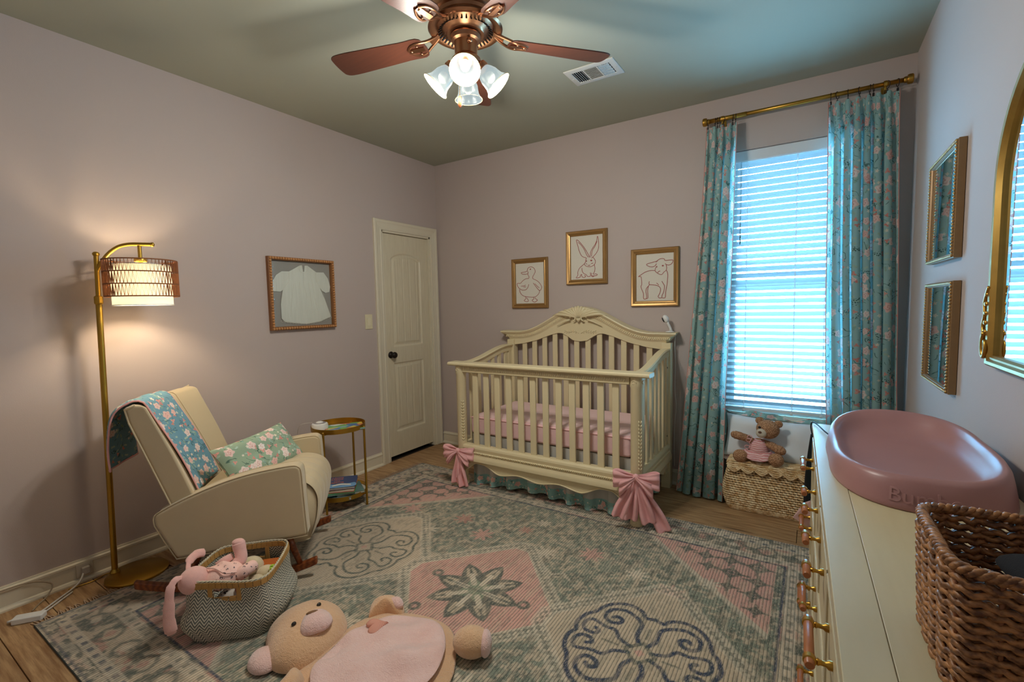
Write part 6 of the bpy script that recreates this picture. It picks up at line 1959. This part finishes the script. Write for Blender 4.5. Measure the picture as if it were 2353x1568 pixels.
g = bg(); g.ell((2.876, -.277, .541), (.010, .006, .008), 12, 8); g.out('nose', plain('brown_yarn', '6d4e3c', .9), hd, smooth=True)
for (x, z) in ((2.872, .566), (2.912, .558)):
    g = bg(); g.ell((x, -.252, z), (.0085, .006, .0085), 12, 8); g.out('eye', m_eye, hd, smooth=True)
g = bg(); g.tube(spline([(2.838, -.200, .452), (2.800, -.212, .474), (2.760, -.225, .488), (2.722, -.232, .496)], 5), [.021] * 5 + [.024] * 5 + [.026] * 5 + [.020], 16); g.ell((2.722, -.232, .496), (.020, .022, .022), 14, 9); g.out('arm', m_croch, be, smooth=True)
g = bg(); g.tube(spline([(2.898, -.202, .455), (2.935, -.220, .450), (2.972, -.238, .436), (3.000, -.246, .428)], 5), [.021] * 5 + [.024] * 5 + [.028] * 5 + [.022], 16); g.ell((2.996, -.246, .429), (.025, .024, .025), 14, 9); g.out('arm', m_croch, be, smooth=True)
for (x0, x1, yb, zz) in ((2.835, 2.765, -.262, .368), (2.905, 2.968, -.268, .374)):
    g = bg(); g.tube([(x0, -.205, .368), ((x0 + x1) / 2, -.235, .362), (x1, yb + .018, .365)], [.026, .025, .026], 14); lg = g.out('leg', m_croch, be, smooth=True)
    g = bg(); g.ell((x1, yb, zz), (.044, .034, .043), 22, 14, (.15, 0, .1)); g.out('foot', m_croch, lg, smooth=True)
t = NT('pink_dress_cotton'); v = t.co()
t.col(t.mix(t.ss(t.wave(t.mp(v, (1, 1, 1)), 26, 5, 'Z'), .3, .7), srgb('e8c3c0'), srgb('d68d8d'))); t.set(Roughness=.85); m_dress = t.m
g = bg()
g.lathe([(.030, .075), (.046, .060), (.055, .035), (.058, .010), (.056, -.006)], 28, (2.866, -.200, .400)); dr_ = None
dress = g.out('dress_bodice', m_dress, be, smooth=True)
g = bg()
def skirt2(u, w):
    a = 2 * PI * u; r = .056 + .052 * w; r *= 1 + .07 * w * math.sin(9 * a) 
    return (2.866 + r * 1.12 * math.cos(a), -.205 + r * .8 * math.sin(a), .404 - .034 * w - .010 * w * w + .008 * w * math.sin(5 * a))
g.grid(skirt2, 80, 7, cu=True); g.out('skirt', m_dress, dress, smooth=True, solid=.003)
g = bg()
for (cx, cz, s_) in ((2.830, .492, 1), (2.822, .470, -1), (2.815, .425, 1)):
    g.tube([(cx - .014 + .014 * math.cos(a), -.236, cz + .011 * math.sin(a)) for a in [k * PI / 6 for k in range(12)]], .0022, 5, closed=True)
g.tube(spline([(2.828, -.240, .482), (2.815, -.243, .460), (2.818, -.243, .445)], 5), .002, 5)
g.out('ribbon_tie', m_pinkcloth, dress, smooth=True)

# ------------------------------------------------------------------ dresser
DA = math.radians(1.24); DO = Vector((3.147, -1.335, 0)); DH = .87; DL, DD = 1.53, .415
ds = thing('dresser', 'long cream painted dresser with wood and brass bar pulls along the right wall', 'dresser', DO, DA)
# local x = depth towards the wall, local -y = along the dresser towards the camera
t = NT('dresser_paint'); v = t.co()
t.col(t.mix(t.noise(t.mp(v, (50, 4, 50)), 1, 3), srgb('c4b48e'), srgb('d0c29e'))); t.set(Roughness=.38); t.bump(t.noise(v, 120, 2), .06, .001); m_dresser = t.m
t = NT('silvered_edge_paint'); v = t.co()
t.col(t.mix(t.noise(t.mp(v, (20, 6, 20)), 1, 3), srgb('c2b592'), srgb('cfc4a6'))); t.set(Roughness=.3); m_dedge = t.m
g = G(); g.bb((.022, -DL + .02, .06), (DD, -.02, DH - .028)); g.out('carcass', m_dresser, ds, bev=.003)
g = G(); g.bb((.045, -DL + .06, .0098), (DD - .03, -.06, .062)); g.out('plinth', m_dresser, ds)
# top: breadboard border round an inset panel
bw = .062
for (nm, a, b) in (('top_panel', (bw + .0003, -DL + bw + .0003), (DD, -bw - .0003)), ('top_border', (0, -DL), (bw, 0)), ('top_border', (bw + .001, -bw), (DD, 0)), ('top_border', (bw + .001, -DL), (DD, -DL + bw))):
    g = G(); g.bb((a[0], a[1], DH - .028), (b[0], b[1], DH - (.0012 if nm == 'top_panel' else 0))); g.out(nm, m_dresser if nm == 'top_panel' else m_dedge, ds, bev=.002)
m_pull = plain('rosewood_pull', 'a8673f', .35, var=.18, vs=50)
def pull(y, z, L, par, posts=2):
    g = G(); xb = -.030
    g.tube([(xb, y - L / 2, z), (xb, y - L / 2 + .003, z), (xb, y + L / 2 - .003, z), (xb, y + L / 2, z)], [.0068, .0084, .0084, .0068], 16); pl_ = g.out('pull_bar', m_pull, par, auto=50)
    for s in ((-1, 1) if posts == 2 else (1,)):
        g = G(); g.lathe([(.0086, 0), (.0106, .0012), (.0106, .011), (.0086, .0125)], 18, (xb, y + s * (L / 2 - .024), z), (0, s, 0))
        g.out('pull_ring', m_brass, pl_, auto=50)
    for s in ((-1, 1) if posts == 2 else (0,)):
        g = G()
        yy = y + s * (L / 2 - .018)
        g.lathe([(.0045, 0), (.0045, .010), (.0065, .012), (.0045, .016), (.0045, .024), (.008, .028), (.008, .034)], 14, (xb, yy, z), (1, 0, 0))
        g.out('pull_post', m_brass, pl_, auto=50)
def drawer(y0, y1, z0, z1, pulls):
    g = G(); g.bb((.004, y0 + .004, z0 + .004), (.024, y1 - .004, z1 - .004)); d = g.out('drawer', m_dresser, ds, bev=.004)
    g = G()
    for (a, b, c_, e) in ((y0 + .004, y1 - .004, z0 + .004, z0 + .016), (y0 + .004, y1 - .004, z1 - .016, z1 - .004)): g.bb((.0, a, c_), (.006, b, e))
    for (a, b) in ((y0 + .004, y0 + .016), (y1 - .016, y1 - .004)): g.bb((.0, a, z0 + .016), (.006, b, z1 - .016))
    g.out('drawer_bead', m_dedge, d, bev=.002)
    for p in pulls: pull(p[0], p[1], p[2], d, p[3])
ZR = [(.085, .325), (.325, .575), (.575, .825)]
for (ya, yb) in ((-.41, -.03), (-1.50, -1.12)):
    yc = (ya + yb) / 2
    for r_, (z0, z1) in enumerate(ZR):
        ym = {0: yc, 1: yc, 2: yc}[r_]
        if ya > -.5: ym = {2: -.135, 1: -.09, 0: -.16}[r_] 
        else: ym = {2: -1.235, 1: yc - .02, 0: yc - .02}[r_]
        drawer(ya, yb, z0, z1, [(ym, {2: .74, 1: .49, 0: .23}[r_], .145, 2)])
drawer(-.765, -.415, .575, .825, [(-.44, .74, .06, 1), (-.595, .74, .06, 1)])
drawer(-1.115, -.770, .575, .825, [(-.795, .74, .065, 1), (-.965, .74, .065, 1)])
drawer(-1.115, -.415, .325, .575, [(-.655, .50, .145, 2)])
drawer(-1.115, -.415, .085, .325, [(-.655, .23, .145, 2)])

# changing pad
PDC = Vector((3.375, -1.800, DH)); PDA = math.radians(1.5)
pd = thing('changing_pad', 'dusty rose moulded baby changing pad on the dresser', 'changing pad', PDC, PDA)
t = NT('rose_foam'); t.col(t.mix(t.noise(t.co(), 6, 2), srgb('a07474'), srgb('aa7d7b'))); t.set(Roughness=.36, Specular_IOR_Level=.45); t.bump(t.noise(t.co(), 300, 2), .05, .001); m_foam = t.m
PA, PB = .197, .370
def pr(a, f):
    c_, s_ = math.cos(a), math.sin(a); p = 2.7
    r = 1 / ((abs(c_) ** p + abs(s_) ** p) ** (1 / p))
    waist = 1 - .05 * math.exp(-(s_ / .45) ** 2)
    return Vector((PA * f * r * c_ * waist, PB * f * r * s_, 0))
def rimh(a):
    # ends low near the camera, head end raised, sides waisted
    c_, s_ = math.cos(a), math.sin(a)
    return .066 + .040 * max(0, s_) ** 1.6 + .028 * max(0, c_) ** 2 * (1 - .3 * abs(s_)) + .010 * max(0, -s_) ** 2 - .004 * max(0, -c_) ** 2
rings_ = [(1.0, 0.0), (1.002, .05), (.995, .18), (.97, .55), (.945, .85), (.915, .98), (.885, 1.0), (.85, .95), (.80, .80), (.74, .62), (.66, .48), (.55, .40), (.40, .36), (.22, .34)]
NA_ = 120; g = G(); vs = []
for f, k in rings_:
    for i in range(NA_):
        a = 2 * PI * i / NA_; p = pr(a, f); h = rimh(a)
        z = h * k if f > .86 else .026 + (h - .026) * ((k - .34) / .66) ** 1.25
        vs.append((p.x, p.y, z))
m_ = len(rings_); fs = [(j * NA_ + i, j * NA_ + (i + 1) % NA_, (j + 1) * NA_ + (i + 1) % NA_, (j + 1) * NA_ + i) for j in range(m_ - 1) for i in range(NA_)]
vs.append((0, 0, .026)); top = len(vs) - 1
fs += [((m_ - 1) * NA_ + i, (m_ - 1) * NA_ + (i + 1) % NA_, top) for i in range(NA_)] + [list(range(NA_))[::-1]]
g.add(vs, fs); pdo = g.out('foam_body', m_foam, pd, smooth=True)
me = text_mesh('Bumbo', .048, .0014)
# set the raised lettering on the curved near-side wall
def wallpt(a, z):
    h = rimh(a); k = z / h
    f = np.interp(k, [0, .05, .18, .55, .85, .98], [1.0, 1.002, .995, .97, .945, .915])
    p = pr(a, f); p.z = z; return p
A0_ = -PI / 2 - .10
arcx = [0]; AN = [A0_ + .0125 * k for k in range(-80, 81)]
Pts = [wallpt(a, .03) for a in AN]; cum = [0]
for p, q in zip(Pts, Pts[1:]): cum.append(cum[-1] + (q - p).length)
mid = cum[80]
for v_ in me.vertices:
    x, y, z = v_.co
    s = np.interp(mid + x, cum, AN); zz_ = .018 + y * .90
    p = wallpt(float(s), max(.002, min(.062, zz_))); n = Vector((p.x / PA ** 2, p.y / PB ** 2, 3.0)).normalized()
    n = Vector((p.x / PA ** 2, p.y / PB ** 2, 0)).normalized()
    v_.co = p + n * (z + .0004)
link('embossed_lettering', me, pd, plain('rose_foam_letters', 'aa7e7c', .4, var=.03))

# woven rattan basket on the dresser with a black brush inside
RB = Vector((3.425, -2.705, DH)); 
rb = thing('rattan_basket', 'brown twisted rattan storage basket at the near end of the dresser', 'basket', RB, DA)
BHX, BHY, BHZ = .135, .105, .170
def rpt(s, z, off=0.0):
    fl = 1 + .05 * (z / BHZ)
    hx, hy = (BHX * fl + off), (BHY * fl + off); c_ = math.cos(s); s_ = math.sin(s); p = 7
    r = 1 / ((abs(c_) ** p + abs(s_) ** p) ** (1 / p))
    return Vector((hx * r * c_, hy * r * s_, z))
# even spacing along the perimeter
tab = [2 * PI * k / 720 for k in range(721)]; cl = [0]
for a, b in zip(tab, tab[1:]): cl.append(cl[-1] + (rpt(b, .08) - rpt(a, .08)).length)
def per(u): return float(np.interp((u % 1.0) * cl[-1], cl, tab))
NST = 22
for k in range(NST):
    g = G(); s = per(k / NST + .006); g.tube([rpt(s, .004), rpt(s, BHZ * .5), rpt(s, BHZ - .004)], .0030, 6); g.out('stake', m_rope, rb, smooth=True)
t = NT('twisted_cane'); v = t.co()
n_ = t.noise(t.mp(v, (70, 70, 120)), 1, 3)
t.col(t.mix(t.ss(n_, .3, .7), srgb('5e3820'), srgb('bb824e'))); t.set(Roughness=.5); t.bump(n_, .5, .003); m_cane = t.m
RWS = 15
for j in range(RWS):
    z = .008 + (BHZ - .022) * j / (RWS - 1); g = G(); n = 176
    for ph in (0, PI):
        pts = []
        for k in range(n):
            u = k / n; w = u * NST * PI + ph + j * PI
            base = rpt(per(u), z)
            d_ = rpt(per(u), z, 1.0) - base; d_.normalize()
            tw = u * 2 * PI * 46 + ph * .5
            pts.append(base + d_ * (.0052 * math.sin(w)) + Vector((0, 0, .0026 * math.cos(tw) + .0012 * math.sin(w * .37 + j))))
        g.tube(pts, .0044, 6, closed=True)
    g.out('woven_strand', m_cane, rb, smooth=True)
g = G()
for ph in range(3):
    pts = []
    for k in range(240):
        u = k / 240; b_ = rpt(per(u), BHZ); d_ = (rpt(per(u), BHZ, 1.0) - b_).normalized(); w = u * 2 * PI * 34 + ph * 2 * PI / 3
        pts.append(b_ + d_ * .0042 * math.cos(w) + Vector((0, 0, .0042 * math.sin(w))))
    g.tube(pts, .0044, 6, closed=True)
g.out('braided_rim', m_cane, rb, smooth=True)
g = G(); g.add([rpt(per(k / 60), .004) for k in range(60)], [list(range(60))]); g.out('base', m_cane, rb, solid=.004)
br_ = thing('hair_brush', 'black padded brush lying in the rattan basket', 'brush', RB + Vector((.010, .028, .128)), .2)
g = G(); g.puff(sp2([(-.075, -.02), (-.06, -.042), (.0, -.050), (.05, -.046), (.075, -.03), (.08, 0), (.075, .03), (.05, .046), (0, .05), (-.06, .042), (-.075, .02)], 5), .022, 6, .0, under=.016)
g.out('pad', plain('black_felt', '1b1c22', .95, var=.2, vs=300, bump=.6, bs=600), br_, smooth=True)
g = G(); g.tube([(.075, 0, -.002), (.092, .004, -.018), (.097, .006, -.090)], [.010, .010, .009], 12); g.out('handle', m_black, br_, smooth=True)

# black strap and cord hanging at the far end of the dresser, and a pink card beside it
sp_ = thing('hanging_strap', 'black tapered strap hanging over the far front edge of the dresser', 'strap', (3.152, -1.316, .82))
g = G()
def stf(u, w):
    hw = .006 + .016 * w
    return (-.004 - .006 * math.sin(PI * w) + (u - .5) * .030 * (.4 + w) - .004 * w, .0 + (u - .5) * hw * .6 + .004 * math.sin(3 * w), -.34 * w)
g.grid(stf, 5, 24); g.out('band', m_black, sp_, smooth=True, solid=.0025)
g = G(); g.tube(spline([(.060, -.26, .056), (.035, -.18, .058), (.010, -.06, .056), (-.006, -.01, .052), (-.010, .0, .03), (-.005, 0, 0)], 8), .0026, 8); g.out('cord', m_black, sp_, smooth=True)
pc_ = thing('pink_card', 'small pink and white card propped behind the hanging strap', 'card', (3.143, -1.37, .50), .1)
g = G(); g.add([(-.055, 0, -.02), (.006, .0, -.055), (.006, .004, .06), (-.018, .006, .045)], [(0, 1, 2, 3)]); g.out('sheet', plain('pink_card_stock', 'd7b3b3', .8), pc_, solid=.002)
